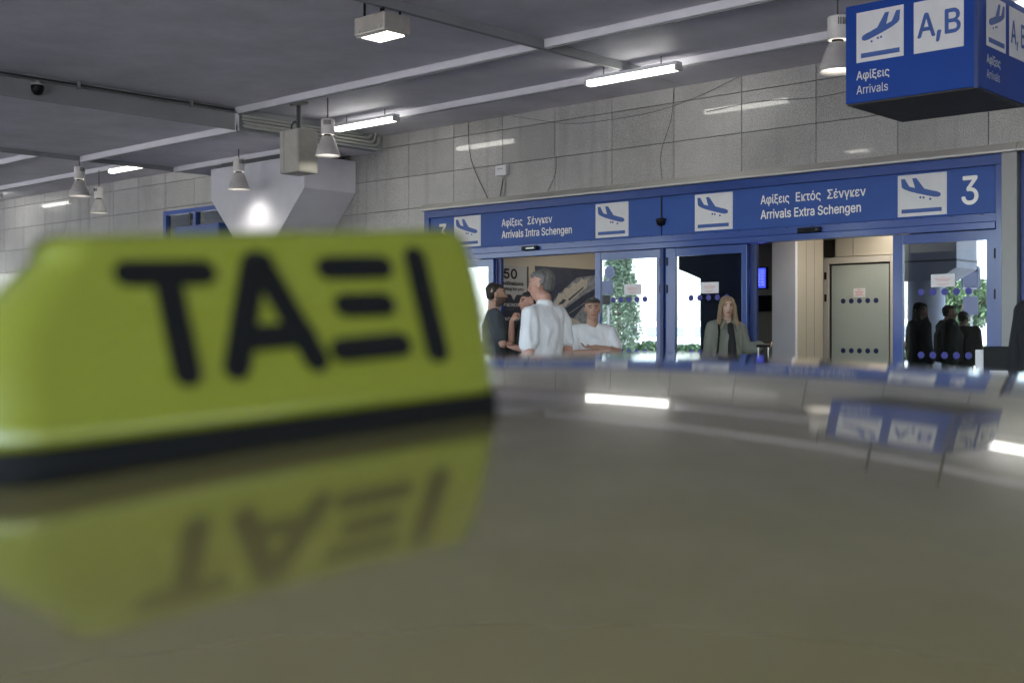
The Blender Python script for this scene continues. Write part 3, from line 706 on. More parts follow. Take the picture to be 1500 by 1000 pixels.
# ---------------------------------------------------------------- the taxi
taxi = thing('taxi', 'yellow taxi whose glossy olive roof fills the lower half of the picture', 'car')
S = 1.0
PC = [-0.16732878347283012, 0.14585124392988566, -0.03235729614145838, -0.04201014710087328, -0.1540396782901184, -0.08560403964777417, 0.013347729651175911, 0.015881643041251673]
def roof_z(x, y):
    """height of the roof skin: a double-crowned panel"""
    xx = max(-1.05, min(.12, x)); yy = min(max(y, -.12), 1.12)
    v = PC[0]+PC[1]*yy+PC[2]*yy**2+PC[3]*yy**3+PC[4]*xx+PC[5]*xx*xx+PC[6]*xx*yy+PC[7]*yy**4
    if x < -1.05: v -= .055*(x+1.05)**2
    if x > .12: dx = x-.12; v += dx*(PC[4]+2*PC[5]*.12+PC[6]*yy) - .3*dx*dx
    if y > 1.12: dy = y-1.12; v -= 1.2*dy*dy*1.0
    if y < -.12: dy = -.12-y; v -= .17*dy+.9*dy*dy
    return 1.4+v
RX0, RX1, RY0, RY1 = -1.95, .42, -.27, 1.30
bm = bmesh.new(); NX, NY = 110, 80; g = []
for i in range(NX+1):
    row = []
    for j in range(NY+1):
        fx, fy = i/NX, j/NY; x = RX0+(RX1-RX0)*fx; y = RY0+(RY1-RY0)*fy
        row.append(bm.verts.new((x, y, roof_z(x, y))))
    g.append(row)
for i in range(NX):
    for j in range(NY): bm.faces.new((g[i][j], g[i+1][j], g[i+1][j+1], g[i][j+1]))
# turned down rim
for seq in ([r[0] for r in g], [r[-1] for r in g], g[0], g[-1]):
    low = [bm.verts.new(v.co+Vector((0, 0, -.03))) for v in seq]
    for a in range(len(seq)-1): bm.faces.new((seq[a], seq[a+1], low[a+1], low[a]))
roof = obj('roof_panel', bm, M_taxi, taxi, smooth=True)
# body below the roof: loft of cross-sections along x
CY = (RY0+RY1)/2
def body_loft(name, sect, m, parent):
    """sect: list of (x, halfwidth_bottom, halfwidth_top, zbottom, ztop)"""
    bm = bmesh.new(); rings = []
    for (x, wb, wt, zb, zt) in sect:
        pts = [(-wb*.93, zb), (-wb, zb+.1), (-wb, zb+(zt-zb)*.55), (-wt-.02, zt-.05), (-wt*.93, zt), (wt*.93, zt), (wt+.02, zt-.05), (wb, zb+(zt-zb)*.55), (wb, zb+.1), (wb*.93, zb)]
        rings.append([bm.verts.new((x, CY+a, b)) for a, b in pts])
    for A, B in zip(rings, rings[1:]):
        for k in range(10): bm.faces.new((A[k], A[(k+1) % 10], B[(k+1) % 10], B[k]))
    bm.faces.new(rings[0][::-1]); bm.faces.new(rings[-1])
    bmesh.ops.bevel(bm, geom=[e for e in bm.edges], offset=.012, segments=2, affect='EDGES')
    return obj(name, bm, m, parent, smooth=True)
body_loft('body', [(-3.35, .70, .66, .30, .78), (-3.2, .86, .80, .22, .92), (-2.6, .93, .86, .2, .97), (-1.0, .95, .88, .2, .95), (.9, .95, .88, .2, .93), (1.6, .93, .84, .2, .86), (2.1, .86, .76, .22, .74), (2.25, .70, .6, .3, .62)], M_taxi, taxi)
body_loft('window_band', [(-2.55, .86, .80, .80, .98), (-1.93, .86, .74, .80, 1.31), (-1.2, .87, .75, .80, 1.30), (-.3, .87, .75, .80, 1.23), (.36, .87, .74, .80, 1.06), (1.05, .86, .80, .80, .93)], M_carglass, taxi)
for sy in (-1, 1):
    for (xa, xb) in ((-1.95, -2.6), (-.75, -.72), (.34, 1.0)):
        bm = bmesh.new(); ya = CY+sy*.77; yb = CY+sy*.885
        tube(bm, [(xa, ya, roof_z(xa, RY1 if sy > 0 else RY0)-.03), (xb, yb, .93)], .028, 8); obj('pillar', bm, M_taxi, taxi)
    for xw in (-2.35, 1.25):
        bm = bmesh.new(); lathe(bm, [(.0, -.1), (.2, -.1), (.31, -.09), (.33, -.05), (.33, .05), (.31, .09), (.2, .1), (0, .1)], 40)
        w = obj('wheel', bm, M_tyre, taxi, smooth=False, loc=(xw, CY+sy*.86, .33)); w.rotation_euler = (R(90), 0, 0)
        bm = bmesh.new(); lathe(bm, [(0, .108), (.05, .112), (.19, .106), (.20, .10), (0, .099)], 30)
        r_ = obj('rim', bm, M_chrome, w); r_.rotation_euler = (R(180), 0, 0) if sy > 0 else (0, 0, 0)
    hl = bx('headlight', 2.10, 2.235, CY+sy*.55-.13, CY+sy*.55+.13, .56, .68, M_headlight, taxi, .03)
    tl = bx('tail_light', -3.33, -3.24, CY+sy*.66-.12, CY+sy*.66+.12, .72, .86, M_taillight, taxi, .02)
    mi = obj('side_mirror', box(bmesh.new(), .55, .68, CY+sy*1.0-.11, CY+sy*1.0+.09, .92, 1.06, .03), M_taxi, taxi)
    for xh in (-.55, .45): bx('door_handle', xh-.1, xh+.1, CY+sy*.955-.012, CY+sy*.955+.012, .80, .83, M_black, taxi, .006)

# roof sign
P0 = Vector((-.567, .255, 1.4-.0552)); P1 = Vector((-.5165, .548, 1.4-.0345))
a_ = (P1-P0); LEN = a_.length; a_.normalize(); n_ = Vector((a_.y, -a_.x, 0)).normalized(); u_ = n_.cross(a_).normalized()
if u_.z < 0: u_ = -u_
ts = thing('taxi_roof_sign', 'yellow green plastic taxi roof sign on a black base', 'taxi sign', tuple(P0+Vector((0, 0, .0035))))
SM = frame((0, 0, 0), a_, u_, n_)        # local: x along the sign, y up, z towards the viewer
TH = .118; HT = .0875; SL = math.tan(R(23))
def rrect(x0, x1, z0, z1, r, n=7):
    pts = []; q = r*.45
    for (cx, cz, s, r) in ((x1-q, z1-q, 0, q), (x0+r, z1-r, 1, r), (x0+r, z0+r, 2, r), (x1-q, z0+q, 3, q)):
        for k in range(n+1):
            t_ = math.pi/2*(s+k/n); pts.append((cx+r*math.cos(t_), cz+r*math.sin(t_)))
    return pts
def shell(levels, m, name):
    bm = bmesh.new(); rings = []
    for (h, x0, x1, z0, z1, r) in levels: rings.append([bm.verts.new(SM @ Vector((px, h, pz))) for px, pz in rrect(x0, x1, z0, z1, r)])
    for A, B in zip(rings, rings[1:]):
        for k in range(len(A)): bm.faces.new((A[k], A[(k+1) % len(A)], B[(k+1) % len(A)], B[k]))
    bm.faces.new(rings[0][::-1]); bm.faces.new(rings[-1])
    return obj(name, bm, m, ts, smooth=True)
lv = []
for k in range(1, 13):
    h = HT*k/12; f_ = k/12
    lv.append((h, -.012+.050*f_**2.4, LEN+.007+.013*f_-.004*f_**6, -TH+h*SL*.9, -h*SL, .040-.010*f_))
# soft top edge
top = lv[-1]
for k in range(1, 6):
    t_ = math.pi/2*k/5; rr = .014
    lv.append((HT+rr*math.sin(t_), top[1]+rr*(1-math.cos(t_)), top[2]-rr*(1-math.cos(t_)), top[3]+rr*(1-math.cos(t_)), top[4]-rr*(1-math.cos(t_)), max(.004, top[5]-rr*(1-math.cos(t_)))))
# bottom flare
shell([(-.0045, -.012, LEN+.005, -TH-.002, .001, .040), (.002, -.012, LEN+.005, -TH-.002, .001, .040)] + lv, M_sign, 'sign_shell')
shell([(-.029, -.010, LEN+.004, -TH-.008, .003, .042), (-.008, -.014, LEN+.006, -TH-.008, .004, .044), (-.005, -.012, LEN+.004, -TH-.006, .001, .042)], M_rubber, 'black_base')
e_ = (u_*math.cos(R(23)) - n_*math.sin(R(23))).normalized(); nn = a_.cross(e_).normalized()
if nn.dot(n_) < 0: nn = -nn
FM = frame((0, 0, 0), a_, e_, nn) @ Matrix.Translation((0, 0, .0002))
LT = {'T': [((.0801, .0855), (.1223, .0844)), ((.1011, .0829), (.1001, .0258))],
      'A': [((.1540, .0884), (.1286, .0268)), ((.1580, .0884), (.1775, .0269)), ((.135, .0429), (.1733, .0427)), ((.154, .0884), (.158, .0884))],
      'Ξ': [((.2012, .0839), (.2379, .0832)), ((.2062, .0591), (.232, .0583)), ((.1956, .031), (.2349, .0316))],
      'I': [((.2640, .0885), (.2605, .0255))]}
for ch, segs in LT.items():
    bm = bmesh.new()
    for i, s_ in enumerate(segs): strokes(bm, [s_], FM @ Matrix.Translation((0, 0, .0004*i)), .0077, .0012)
    o = obj('letter', bm, M_rubber, ts); o['label'] = 'black letter '+ch
# back of the sign carries no letters we can see

# ---------------------------------------------------------------- trees, signs and far things outside, mirrored in the panes
def tree(name, label, x, y, h, r, kind, n=5000, seed=1):
    rnd = random.Random(seed); t = thing(name, label, 'tree', (x, y, 0))
    bm = bmesh.new()
    if kind == 'cypress': tube(bm, [(0, 0, 0), (.02, 0, h*.5), (0, 0, h*.92)], [.13, .08, .02], 8)
    else:
        tube(bm, [(0, 0, 0), (.05, .03, h*.35), (.0, .1, h*.6)], [.2, .15, .08], 8)
        for k in range(7):
            a = k*.9; tube(bm, [(0.03, .03, h*(.3+.03*k)), (r*.45*math.cos(a), r*.45*math.sin(a), h*.62), (r*.75*math.cos(a), r*.75*math.sin(a), h*.78)], [.07, .05, .02], 6)
    obj('trunk', bm, M_bark, t)
    vs, fs = [], []
    clumps = []
    if kind != 'cypress':
        for k in range(26):
            a = rnd.uniform(0, 6.28); q = r*math.sqrt(rnd.random())*.75; z = h*rnd.uniform(.42, .9)
            clumps.append((q*math.cos(a), q*math.sin(a), z, r*rnd.uniform(.22, .42)))
    for k in range(n):
        if kind == 'cypress':
            z = rnd.random()**.9; prof = math.sin(min(1, (z*1.02+.02))**.55*math.pi)**.7
            rr = r*prof*(.72+.28*noise.noise(Vector((z*9, rnd.random()*2, seed))))*(rnd.random()**.35); a = rnd.uniform(0, 6.28)
            c = Vector((rr*math.cos(a), rr*math.sin(a), .25+z*(h-.25))); s = rnd.uniform(.05, .12)
        else:
            cx, cy, cz, cr = rnd.choice(clumps); d = Vector((rnd.gauss(0, 1), rnd.gauss(0, 1), rnd.gauss(0, 1))).normalized()*cr*(rnd.random()**.4)
            c = Vector((cx, cy, cz))+d; s = rnd.uniform(.07, .15)
        u = Vector((rnd.gauss(0, 1), rnd.gauss(0, 1), rnd.gauss(0, 1))).normalized(); v = u.orthogonal().normalized()
        i0 = len(vs); vs += [c-u*s, c+v*s*.5, c+u*s, c-v*s*.5]; fs.append((i0, i0+1, i0+2, i0+3))
    me = bpy.data.meshes.new('crown'); me.from_pydata(vs, [], fs); link('crown', me, M_leafdark if kind == 'cypress' else M_leaf, t)
    return t
tree('cypress_tree', 'tall narrow cypress across the road, mirrored in the left glass leaf', -34.9, -21.5, 7.2, 1.35, 'cypress', 14000, 2)
tree('cypress_tree', 'shorter cypress beside the tall one', -37.6, -21.0, 5.6, 1.2, 'cypress', 8000, 3)
tree('leafy_tree', 'round leafy tree beyond the concrete column', -23.4, -33, 4.0, 1.9, 'leafy', 12000, 4)
tree('leafy_tree', 'low leafy tree at the far kerb', -52, -62, 3.6, 3.0, 'leafy', 5000, 6)
def hedge():
    rnd = random.Random(3); vs, fs = [], []
    for k in range(16000):
        c = Vector((rnd.uniform(-75, -8), -40+rnd.uniform(-1, 1), 0)); c.z = rnd.random()*(.75+.4*noise.noise(Vector((c.x*.4, 0, 0))))
        s = rnd.uniform(.1, .25); u = Vector((rnd.gauss(0, 1), rnd.gauss(0, 1), rnd.gauss(0, 1))).normalized(); v = u.orthogonal().normalized()
        i0 = len(vs); vs += [c-u*s, c+v*s*.5, c+u*s, c-v*s*.5]; fs.append((i0, i0+1, i0+2, i0+3))
    me = bpy.data.meshes.new('hedge'); me.from_pydata(vs, [], fs); o = link('hedge', me, M_leaf, None, 'stuff'); tag(o, 'long loose green hedge far across the road', 'hedge')
hedge()
# road sign on a post
t = thing('traffic_sign', 'grey post with a round sign and two plates, seen from behind', 'traffic sign', (-26.7, -10.2, .13))
obj('post', tube(bmesh.new(), [(0, 0, 0), (0, 0, 3.75)], .045, 12), M_post, t)
bm = bmesh.new(); prism(bm, [(.23*math.cos(k*math.pi/12), .23*math.sin(k*math.pi/12)) for k in range(24)], frame((.12, .06, 3.5), (1, 0, 0), (0, 0, 1), (0, 1, 0)), .015); o = obj('round_plate', bm, M_signback, t); 
bx('square_plate', -.30, .26, .05, .07, 2.72, 3.2, M_signback, t, .006); bx('lower_plate', -.42, .14, .05, .07, 2.35, 2.68, M_black, t, .006)
t = thing('notice_post', 'thin post with a white notice board on the far pavement', 'sign', (-14.1, -11.5, .13))
obj('post', tube(bmesh.new(), [(0, 0, 0), (0, 0, 2.6)], .035, 10), M_post, t); bx('board', -.22, .22, .04, .06, 1.85, 2.4, M_signback, t, .004)
bx('oval_plate', -.25, .25, .04, .06, 2.6, 3.3, M_signback, t, .1)
fb = thing('far_building', 'low pale building far across the car park', 'building', (-95, -120, 0))
bx('wall', -60, 95, -6, 6, 0, 3.3, mat('far_pale_wall', (.50, .52, .52), .8, var=.1, vscale=.3), fb)
fw_ = mat('far_window', (.20, .25, .28), .3); w0 = None
for k in range(38):
    if w0 is None: w0 = o = bx('window', 0, 2.3, 5.98, 6.05, 1.2, 2.5, fw_, fb)
    else: o = w0.copy(); COL.objects.link(o)
    o.location = (-58+k*4.0, 0, 0)

# ---------------------------------------------------------------- people
SPH = []
for k in range(48):
    z_ = 1-2*(k+.5)/48; r_s = math.sqrt(1-z_*z_); SPH.append(Vector((r_s*math.cos(k*2.39996), r_s*math.sin(k*2.39996), z_)))
def hull(bm, items):
    """convex hull of ellipsoids [(centre, radii)]"""
    for c, r in items:
        if not isinstance(r, (tuple, list)): r = (r, r, r)
        for q in SPH: bm.verts.new((c[0]+q.x*r[0]*1.03, c[1]+q.y*r[1]*1.03, c[2]+q.z*r[2]*1.03))
    bmesh.ops.convex_hull(bm, input=list(bm.verts))
    for v in [v for v in bm.verts if not v.link_faces]: bm.verts.remove(v)
def blob(name, build, vox, m, parent=None, smooth_it=3, wrinkle=0, wr_scale=(9, 9, 4), post=None):
    me = bpy.data.meshes.new(name); bm = bmesh.new(); first = True
    verts, faces = [], []
    for items in build:
        b2 = bmesh.new(); hull(b2, items); b2.verts.index_update(); off = len(verts)
        verts += [v.co.copy() for v in b2.verts]; faces += [[v.index+off for v in f.verts] for f in b2.faces]; b2.free()
    me.from_pydata(verts, [], faces)
    bm.from_mesh(me); bmesh.ops.recalc_face_normals(bm, faces=bm.faces); bm.to_mesh(me); bm.free()
    o = bpy.data.objects.new(name, me); COL.objects.link(o)
    r = o.modifiers.new('r', 'REMESH'); r.mode = 'VOXEL'; r.voxel_size = vox
    s = o.modifiers.new('s', 'SMOOTH'); s.factor = .5; s.iterations = smooth_it
    ev = bpy.data.meshes.new_from_object(o.evaluated_get(bpy.context.evaluated_depsgraph_get()))
    bpy.data.objects.remove(o); bpy.data.meshes.remove(me)
    if wrinkle:
        ns = [v.normal.copy() for v in ev.vertices]
        for v, nn_ in zip(ev.vertices, ns):
            p = Vector((v.co.x*wr_scale[0], v.co.y*wr_scale[1], v.co.z*wr_scale[2]))
            k = noise.noise(p+Vector((0, 0, 7)))+.5*noise.noise(p*2.1)
            v.co += nn_*wrinkle*(k*(.5+abs(k)))
    for p in ev.polygons: p.use_smooth = True
    ev.name = name
    ev.materials.clear(); ev.materials.append(m)
    if post: post(ev)
    return link(name, ev, None, parent)

SKIN = {'tan': (.46, .27, .195), 'light': (.56, .37, .29), 'red': (.47, .255, .19)}
def skinm(k): return mat('skin_'+k, SKIN[k], .5, var=.08, vscale=30)
M_eye = mat('dark_eye', (.03, .02, .015), .2); M_brow = mat('eyebrow', (.07, .045, .03), .8); M_lip = mat('lips', (.34, .12, .11), .5)

def person(name, label, loc, yaw, h=1.75, skin='tan', arms=None, top=None, hairc=(.03, .02, .015), hair='short', beard=None, sex='m', sleeve='short',
           pants=(.03, .035, .05), head_turn=0, head_tilt=0, wide=1.0, extra=None, grp=None):
    """front of the body faces local -Y; arms = {side: (elbow, wrist, hand_dir, grip)}"""
    k = h/1.75; t = thing(name, label, 'person', loc, yaw, grp); V = Vector
    sw = (.185 if sex == 'm' else .158)*wide
    sk = skinm(skin)
    HC = V((0, -.018, 1.632))                     # head centre
    HM = Matrix.Translation(HC) @ Matrix.Rotation(head_turn, 4, 'Z') @ Matrix.Rotation(head_tilt, 4, 'X')
    def hp(x, y, z): return HM @ V((x, y, z))
    nk_ = .064 if sex == 'm' else .050
    B = []
    B += [[((0, 0, .96), (.155*wide, .105*wide, .09)), ((0, .0, 1.10), (.135*wide, .10*wide, .08))],
          [((0, 0, 1.10), (.135*wide, .10*wide, .08)), ((0, -.005, 1.30), (.16*wide, .112*wide, .09))],
          [((0, -.005, 1.30), (.16*wide, .112*wide, .09)), ((sw-.03, .01, 1.42), .05), ((-sw+.03, .01, 1.42), .05), ((0, .01, 1.46), (.06, .05, .03))],
          [((0, .012, 1.44), (.062, .06, .03)), ((0, .0, 1.56), (.9*nk_, nk_, .03))]]
    if head_turn: pass
    for s in (-1, 1):
        B += [[((s*.085, 0, .93), .092), ((s*.10, -.01, .50), .062)], [((s*.10, -.01, .50), .06), ((s*.105, .02, .33), .055), ((s*.105, .01, .09), .04)],
              [((s*.105, .02, .06), .042), ((s*.115, -.14, .035), (.042, .05, .028))]]
    # head
    rs = HM.to_3x3()
    def E(items): return [(tuple(hp(*c)), r) for c, r in items]
    fw = 1.09 if sex == 'm' else .97; nk = .060 if sex == 'm' else .048
    B += [E([((0, .018, .045), (.074*fw, .088, .082)), ((0, -.02, .02), (.068*fw, .072, .075))]),
          E([((0, -.03, .01), (.062*fw, .062, .06)), ((0, -.052, -.085), (.030*fw, .026, .020)), ((.034*fw, -.01, -.06), .02), ((-.034*fw, -.01, -.06), .02)]),
          E([((0, -.092, .022), .008), ((0, -.108, -.018), .0125), ((.012, -.096, -.022), .008), ((-.012, -.096, -.022), .008)]),
          E([((.03, -.078, .038), .012), ((-.03, -.078, .038), .012)]),
          E([((.014, -.084, -.048), .008), ((-.014, -.084, -.048), .008), ((0, -.089, -.045), .008)]),
          E([((.016, -.082, -.058), .0075), ((-.016, -.082, -.058), .0075)]),
          E([((.073*fw, .012, .0), (.008, .018, .028))]), E([((-.073*fw, .012, .0), (.008, .018, .028))]),
          E([((.032, -.066, -.012), .02)]), E([((-.032, -.066, -.012), .02)])]
    # arms
    A = arms or {}
    SL_ = []
    for s in (-1, 1):
        sh = V((s*(sw-.005), .01, 1.415)); el, wr, hd, grip = A.get(s, (V((s*(sw+.05), .03, 1.13)), V((s*(sw+.07), -.03, .88)), V((0, -.1, -1)), .35))
        el, wr, hd = V(el), V(wr), V(hd).normalized()
        B += [[(tuple(sh), .056*wide), (tuple(el), .042)], [(tuple(el), .042), (tuple(el.lerp(wr, .35)), .041), (tuple(wr), .027)]]
        fd = (wr-el).normalized(); side = hd.cross(V((0, 0, 1)) if abs(hd.z) < .8 else V((0, 1, 0))).normalized(); pal = side.cross(hd).normalized()
        c1 = wr+hd*.03; c2 = wr+hd*.085
        B += [[(tuple(wr), .024), (tuple(c1+side*.018), .015), (tuple(c1-side*.018), .015), (tuple(c2+side*.03), .011), (tuple(c2-side*.03), .011)]]
        for q, (off, ln) in enumerate(((-.030, .062), (-.010, .075), (.010, .070), (.029, .055))):
            p0 = c2+side*off; p1 = p0+(hd*math.cos(grip)+pal*math.sin(grip))*ln*.5; p2 = p1+(hd*math.cos(grip*2.6)+pal*math.sin(grip*2.6))*ln*.5
            B += [[(tuple(p0), .0095), (tuple(p1), .0088)], [(tuple(p1), .0088), (tuple(p2), .0078)]]
        th0 = c1-side*s*.026*(-1); th1 = th0+(hd*.6+side*s*.8*1+pal*.3).normalized()*.035; th2 = th1+(hd*.8+pal*.5).normalized()*.03
        B += [[(tuple(th0), .013), (tuple(th1), .0105)], [(tuple(th1), .0105), (tuple(th2), .009)]]
        SL_.append((s, sh, el, wr))
    hi = HM.inverted()
    def post(me):
        for mm in (M_eye, M_brow, M_lip): me.materials.append(mm)
        nb = 0
        if beard: me.materials.append(mat('beard_'+name+str(int(beard[0]*1000)), beard, .8)); nb = 4
        for p in me.polygons:
            if p.center.z < 1.45: continue
            c = hi @ p.center; ax = abs(c.x)
            if c.y < -.055 and (ax-.030)**2/.013**2+(c.z-.018)**2/.0065**2 < 1: p.material_index = 1
            elif c.y < -.05 and .012 < ax < .052 and abs(c.z-(.041-ax*.1)) < .0055: p.material_index = 2
            elif c.y < -.07 and ax < .024 and abs(c.z+.053) < .0075: p.material_index = 3
            elif nb and c.z < -.022 and c.y < .01 and c.y > -.12 and (c.z < -.04 or ax > .03 or True) and not (ax < .02 and -.062 < c.z < -.044) and c.z > -.12: p.material_index = nb
    blob('body', [[((c[0]), r) for c, r in [(tuple(V(c)), r) for c, r in it]] if False else it for it in B], .0085, sk, t, 2, post=post)
    # clothes
    top = top or {}
    tc = top.get('col', (.7, .7, .7)); tm = mat('cloth_'+top.get('n', name), tc, .85, var=.10, vscale=7, bump=.9, bscale=11, stretch=(1, 1, .35)); g = top.get('g', .014)
    T = [[((0, 0, top.get('hem', .90)), (.165*wide+g, .118*wide+g, .03)), ((0, .0, 1.12), (.145*wide+g, .11*wide+g, .08))],
         [((0, 0, 1.12), (.145*wide+g, .11*wide+g, .08)), ((0, -.005, 1.30), (.165*wide+g, .118*wide+g, .09))],
         [((0, -.005, 1.30), (.165*wide+g, .118*wide+g, .09)), ((sw-.03, .01, 1.43), .05+g*.8), ((-sw+.03, .01, 1.43), .05+g*.8), ((0, .012, 1.475), (.062, .055, .018))]]
    if top.get('collar'): T += [[((0, .014, 1.49), (.070, .068, .020)), ((0, .018, 1.51), (.064, .064, .014))]]
    for s, sh, el, wr in SL_:
        if sleeve == 'short': T += [[(tuple(sh), .056*wide+g), (tuple(sh.lerp(el, .72)), .056*wide+g*1.1)]]
        else: T += [[(tuple(sh), .056*wide+g), (tuple(el), .046+g)], [(tuple(el), .046+g), (tuple(el.lerp(wr, .93)), .032+g)]]
    blob(top.get('part', 'shirt'), T, .010, tm, t, 3, top.get('wr', .012))
    pm = mat('trousers_'+str(int(pants[0]*1000))+'_'+str(int(pants[2]*1000)), pants, .85, var=.15, vscale=8, bump=.3, bscale=20)
    Pn = [[((0, 0, .99), (.158*wide+.006, .108*wide+.006, .05)), ((0, 0, .92), (.165*wide, .115*wide, .07))]]
    for s in (-1, 1): Pn += [[((s*.085, 0, .93), .098), ((s*.10, -.01, .50), .074)], [((s*.10, -.01, .50), .074), ((s*.105, .01, .12), .065)]]
    blob('trousers', Pn, .014, pm, t, 3, .010)
    sm_ = mat('shoe_leather', (.03, .028, .026), .5)
    blob('shoes', [[((s*.105, .03, .05), .050), ((s*.115, -.15, .035), (.046, .055, .033))] for s in (-1, 1)], .012, sm_, t, 2)
    # hair
    hm = mat('hair_%d_%d' % (int(hairc[0]*1000), int(hairc[2]*1000)), hairc, .55, var=.35, vscale=45, stretch=(1, 1, .25), bump=.5, bscale=90)
    if hair == 'short':
        Hh = [E([((0, .027, .055), (.0765*fw*.98, .085, .076)), ((0, -.030, .085), (.060, .046, .032))]), E([((0, .045, .03), (.070, .064, .072)), ((0, .058, -.025), (.050, .040, .025))]),
              E([((.066*fw, .026, .03), (.010, .03, .035))]), E([((-.066*fw, .026, .03), (.010, .03, .035))])]
    elif hair == 'long':
        Hh = [E([((0, .032, .060), (.084, .090, .080)), ((0, -.022, .095), (.066, .05, .030))])]
        for s in (-1, 1):
            Hh += [E([((s*.040, -.052, .092), (.026, .026, .022)), ((s*.076, -.020, .01), (.020, .042, .05))]), E([((s*.076, -.015, .01), (.022, .045, .05)), ((s*.088, -.02, -.11), (.026, .038, .05))]),
                   [(tuple(hp(s*.088, -.02, -.11)), (.026, .034, .05)), (tuple(hp(s*.100, -.07, -.18)), (.026, .020, .04))]]
        Hh += [E([((0, .075, .02), (.074, .05, .08)), ((0, .09, -.16), (.080, .035, .06))])]
    else: Hh = []
    if Hh: blob('hair', Hh, .0075, hm, t, 2, .006, (40, 40, 14))
    if extra: extra(t, hp, sk, SL_)
    t.scale = (k, k, k)
    return t
PAV = .14
def face_to(dx, dy): return math.atan2(dx, -dy)          # yaw that turns local -Y to the given world direction
VL = Vector((-.736, -.677)); VF = Vector((-.677, .736))   # image left / away from the viewer on the ground
def dirv(left, away): v = VL*left+VF*away; return face_to(v.x, v.y)

# man in the white shirt, back to us, head turned left
def ex3(t, hp, sk, SL):
    pass
person('person', 'grey haired man in a white shirt seen from behind, talking', (-6.06, 6.94, PAV), dirv(.80, .60), 1.75, 'red',
       arms={1: ((.27, .06, 1.12), (.22, -.18, .96), (-.1, -1, -.2), .5), -1: ((-.27, .05, 1.12), (-.24, -.17, .95), (.1, -1, -.2), .5)},
       top=dict(n='white_polo', col=(.78, .78, .80), g=.015, collar=True, wr=.018), hairc=(.13, .122, .115), head_turn=R(12), wide=1.03, head_tilt=R(4), pants=(.10, .11, .13))
# man with crossed arms facing the camera
def ex4(t, hp, sk, SL):
    o = blob('sunglasses', [[(tuple(hp(.034, -.076, .105)), (.026, .014, .014)), (tuple(hp(.012, -.086, .103)), (.008, .008, .008))], [(tuple(hp(-.034, -.076, .105)), (.026, .014, .014)), (tuple(hp(-.012, -.086, .103)), (.008, .008, .008))],
                            [(tuple(hp(.012, -.088, .105)), .005), (tuple(hp(-.012, -.088, .105)), .005)]], .005, M_carglass, t, 1)
CROSS2 = {1: ((.245, -.10, 1.20), (-.03, -.255, 1.25), (-1, .25, .0), .4), -1: ((-.245, -.10, 1.18), (.04, -.225, 1.20), (1, .3, .12), .4)}
CROSS = {1: ((.255, -.06, 1.15), (-.02, -.215, 1.17), (-1, .15, .05), .4), -1: ((-.255, -.06, 1.13), (.03, -.185, 1.13), (1, .2, .15), .4)}
person('person', 'man in a white T-shirt with crossed arms and sunglasses on his head', (-7.12, 8.86, PAV), dirv(-.04, -1)+R(6), 1.60, 'tan', arms=CROSS2,
       top=dict(n='white_tee', col=(.76, .76, .78), g=.012, wr=.014), hairc=(.035, .028, .022), head_turn=R(-8), wide=1.02, extra=ex4, pants=(.05, .06, .09))
# bearded man in profile
person('person', 'bearded man in a charcoal T-shirt with folded arms, in profile', (-8.77, 9.26, PAV), dirv(-1, .12), 1.80, 'tan', arms=CROSS,
       top=dict(n='charcoal_tee', col=(.055, .065, .075), g=.018), hairc=(.02, .015, .012), beard=(.12, .075, .055), pants=(.08, .10, .14))
# half hidden man in black with a hand at his mouth
person('person', 'man in black half hidden behind the white shirt, hand at his mouth', (-8.30, 9.30, PAV), dirv(.9, -.35), 1.70, 'red',
       arms={-1: ((-.17, -.15, 1.20), (-.05, -.19, 1.44), (.25, .45, 1), .9), 1: ((.22, -.05, 1.14), (.02, -.2, 1.16), (-1, 0, .1), .4)},
       top=dict(n='black_tee', col=(.02, .02, .022), g=.018), hairc=(.02, .015, .012), pants=(.02, .02, .025))
# woman in a denim jacket
def exw(t, hp, sk, SL):
    jm = mat('black_top', (.012, .012, .014), .8)
    blob('black_top', [[((0.01, -.104, 1.43), (.035, .03, .04)), ((0.02, -.135, 1.20), (.050, .04, .10))], [((.02, -.135, 1.20), (.050, .04, .10)), ((.025, -.135, .98), (.055, .04, .06))]], .010, jm, t, 3)
    blob('bag_strap', [[((-.115, -.062, 1.48), .013), ((-.125, -.125, 1.36), .013)], [((-.125, -.125, 1.36), .013), ((-.15, -.145, 1.14), .013)], [((-.15, -.145, 1.14), .013), ((-.19, -.05, .92), .013)], [((-.115, -.062, 1.48), .013), ((-.15, .12, 1.3), .013)]], .007, M_black, t, 1)
    jk = MATS['cloth_denim_jacket']
    blob('jacket_collar', [[((-.045, -.062, 1.485), (.022, .02, .018)), ((-.085, -.105, 1.405), (.022, .014, .02))], [((.065, -.062, 1.485), (.022, .02, .018)), ((.105, -.105, 1.395), (.022, .014, .02))]], .007, jk, t, 1)
person('person', 'blonde woman in an open grey green denim jacket holding a suitcase handle', (-7.08, 11.12, PAV), dirv(-.12, -1), 1.66, 'light', sex='f', sleeve='long', hair='long', hairc=(.26, .18, .11),
       arms={1: ((.235, .01, 1.165), (.385, -.09, 1.215), (.85, -.3, -.25), .8), -1: ((-.225, .02, 1.12), (-.23, -.08, .86), (0, -.2, -1), .4)},
       top=dict(n='denim_jacket', col=(.20, .205, .175), g=.020, collar=True, wr=.022, part='denim_jacket'), head_turn=R(-7), extra=exw, pants=(.05, .06, .10))
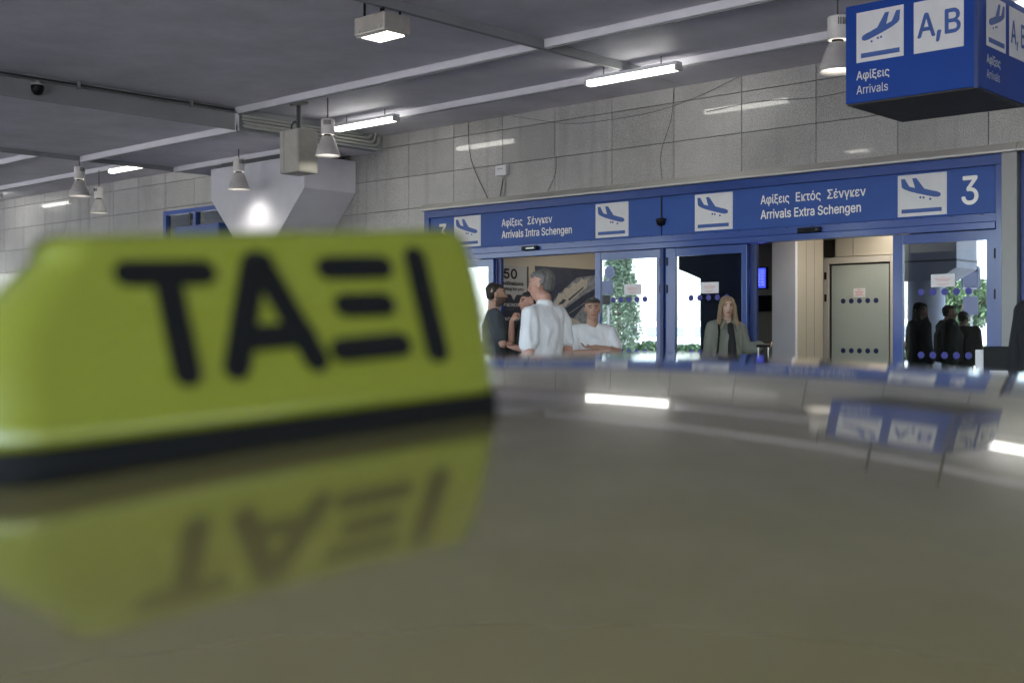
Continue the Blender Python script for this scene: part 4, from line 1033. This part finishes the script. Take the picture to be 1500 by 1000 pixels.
# suitcase next to her
wd = dirv(-.12, -1)
t = thing('suitcase', 'upright dark suitcase with its silver telescopic handle pulled out beside the woman', 'suitcase', (-6.66, 11.20, PAV), wd)
obj('case_shell', box(bmesh.new(), -.21, .21, -.13, .13, .05, .62, .035), mat('suitcase_shell', (.05, .06, .10), .4, coat=.3), t)
for sx in (-1, 1):
    obj('handle_rod', tube(bmesh.new(), [(sx*.055, .05, .6), (sx*.055, .05, 1.13)], .009), M_steel, t)
    for sy in (-1, 1):
        bm = bmesh.new(); tube(bm, [(sx*.16-.012, sy*.08, .028), (sx*.16+.012, sy*.08, .028)], .027, 12); obj('wheel', bm, M_rubber, t)
obj('handle_grip', box(bmesh.new(), -.075, .075, .03, .07, 1.125, 1.155, .012), M_black, t)
# person in black at the right edge
person('person', 'person in a black jacket cut off by the right edge of the picture', (-2.60, 7.75, PAV), dirv(-1, .2), 1.72, 'tan', sleeve='long', top=dict(n='black_jacket', col=(.012, .012, .014), g=.035, collar=True, part='jacket'), hairc=(.015, .012, .01), wide=1.1)
# unseen people added behind the roof sign; dark clothes stand in for backlit shade
person('person', 'added figure of a woman with long dark hair, coat dark for a silhouette, mirrored in the right glass leaf', (-7.56, 6.85, PAV), dirv(.2, -1), 1.72, 'tan', sex='f', hair='long', hairc=(.015, .012, .01), sleeve='long', top=dict(n='dark_coat', col=(.015, .016, .02), g=.035, part='coat'), head_turn=R(70))
person('person', 'added figure of a broad man, padded jacket dark for a silhouette, mirrored in the right glass leaf', (-7.36, 6.30, PAV), dirv(-.3, -1), 1.69, 'tan', sleeve='long', top=dict(n='padded_jacket', col=(.016, .016, .018), g=.055, part='jacket'), wide=1.38)
person('person', 'added figure of a man, hooded top dark for a silhouette, mirrored beside the padded jacket', (-7.22, 6.10, PAV), dirv(.6, -.8), 1.60, 'tan', sleeve='long', top=dict(n='hooded_top', col=(.02, .018, .016), g=.05, collar=True, part='hooded_top'), wide=1.1)
# small stand right of the doors
t = thing('info_stand', 'small black and white stand beside the steel pilaster', 'stand', (-4.22, 11.3, PAV))
obj('stand_body', box(bmesh.new(), -.11, .18, -.14, .14, 0, 1.15, .01), M_black, t)
obj('white_panel', box(bmesh.new(), -.19, -.112, -.13, .13, .2, 1.12, .006), M_paper, t)
obj('top_sheet', box(bmesh.new(), -.05, .17, -.145, -.141, .7, .93, .0), M_paper, t)
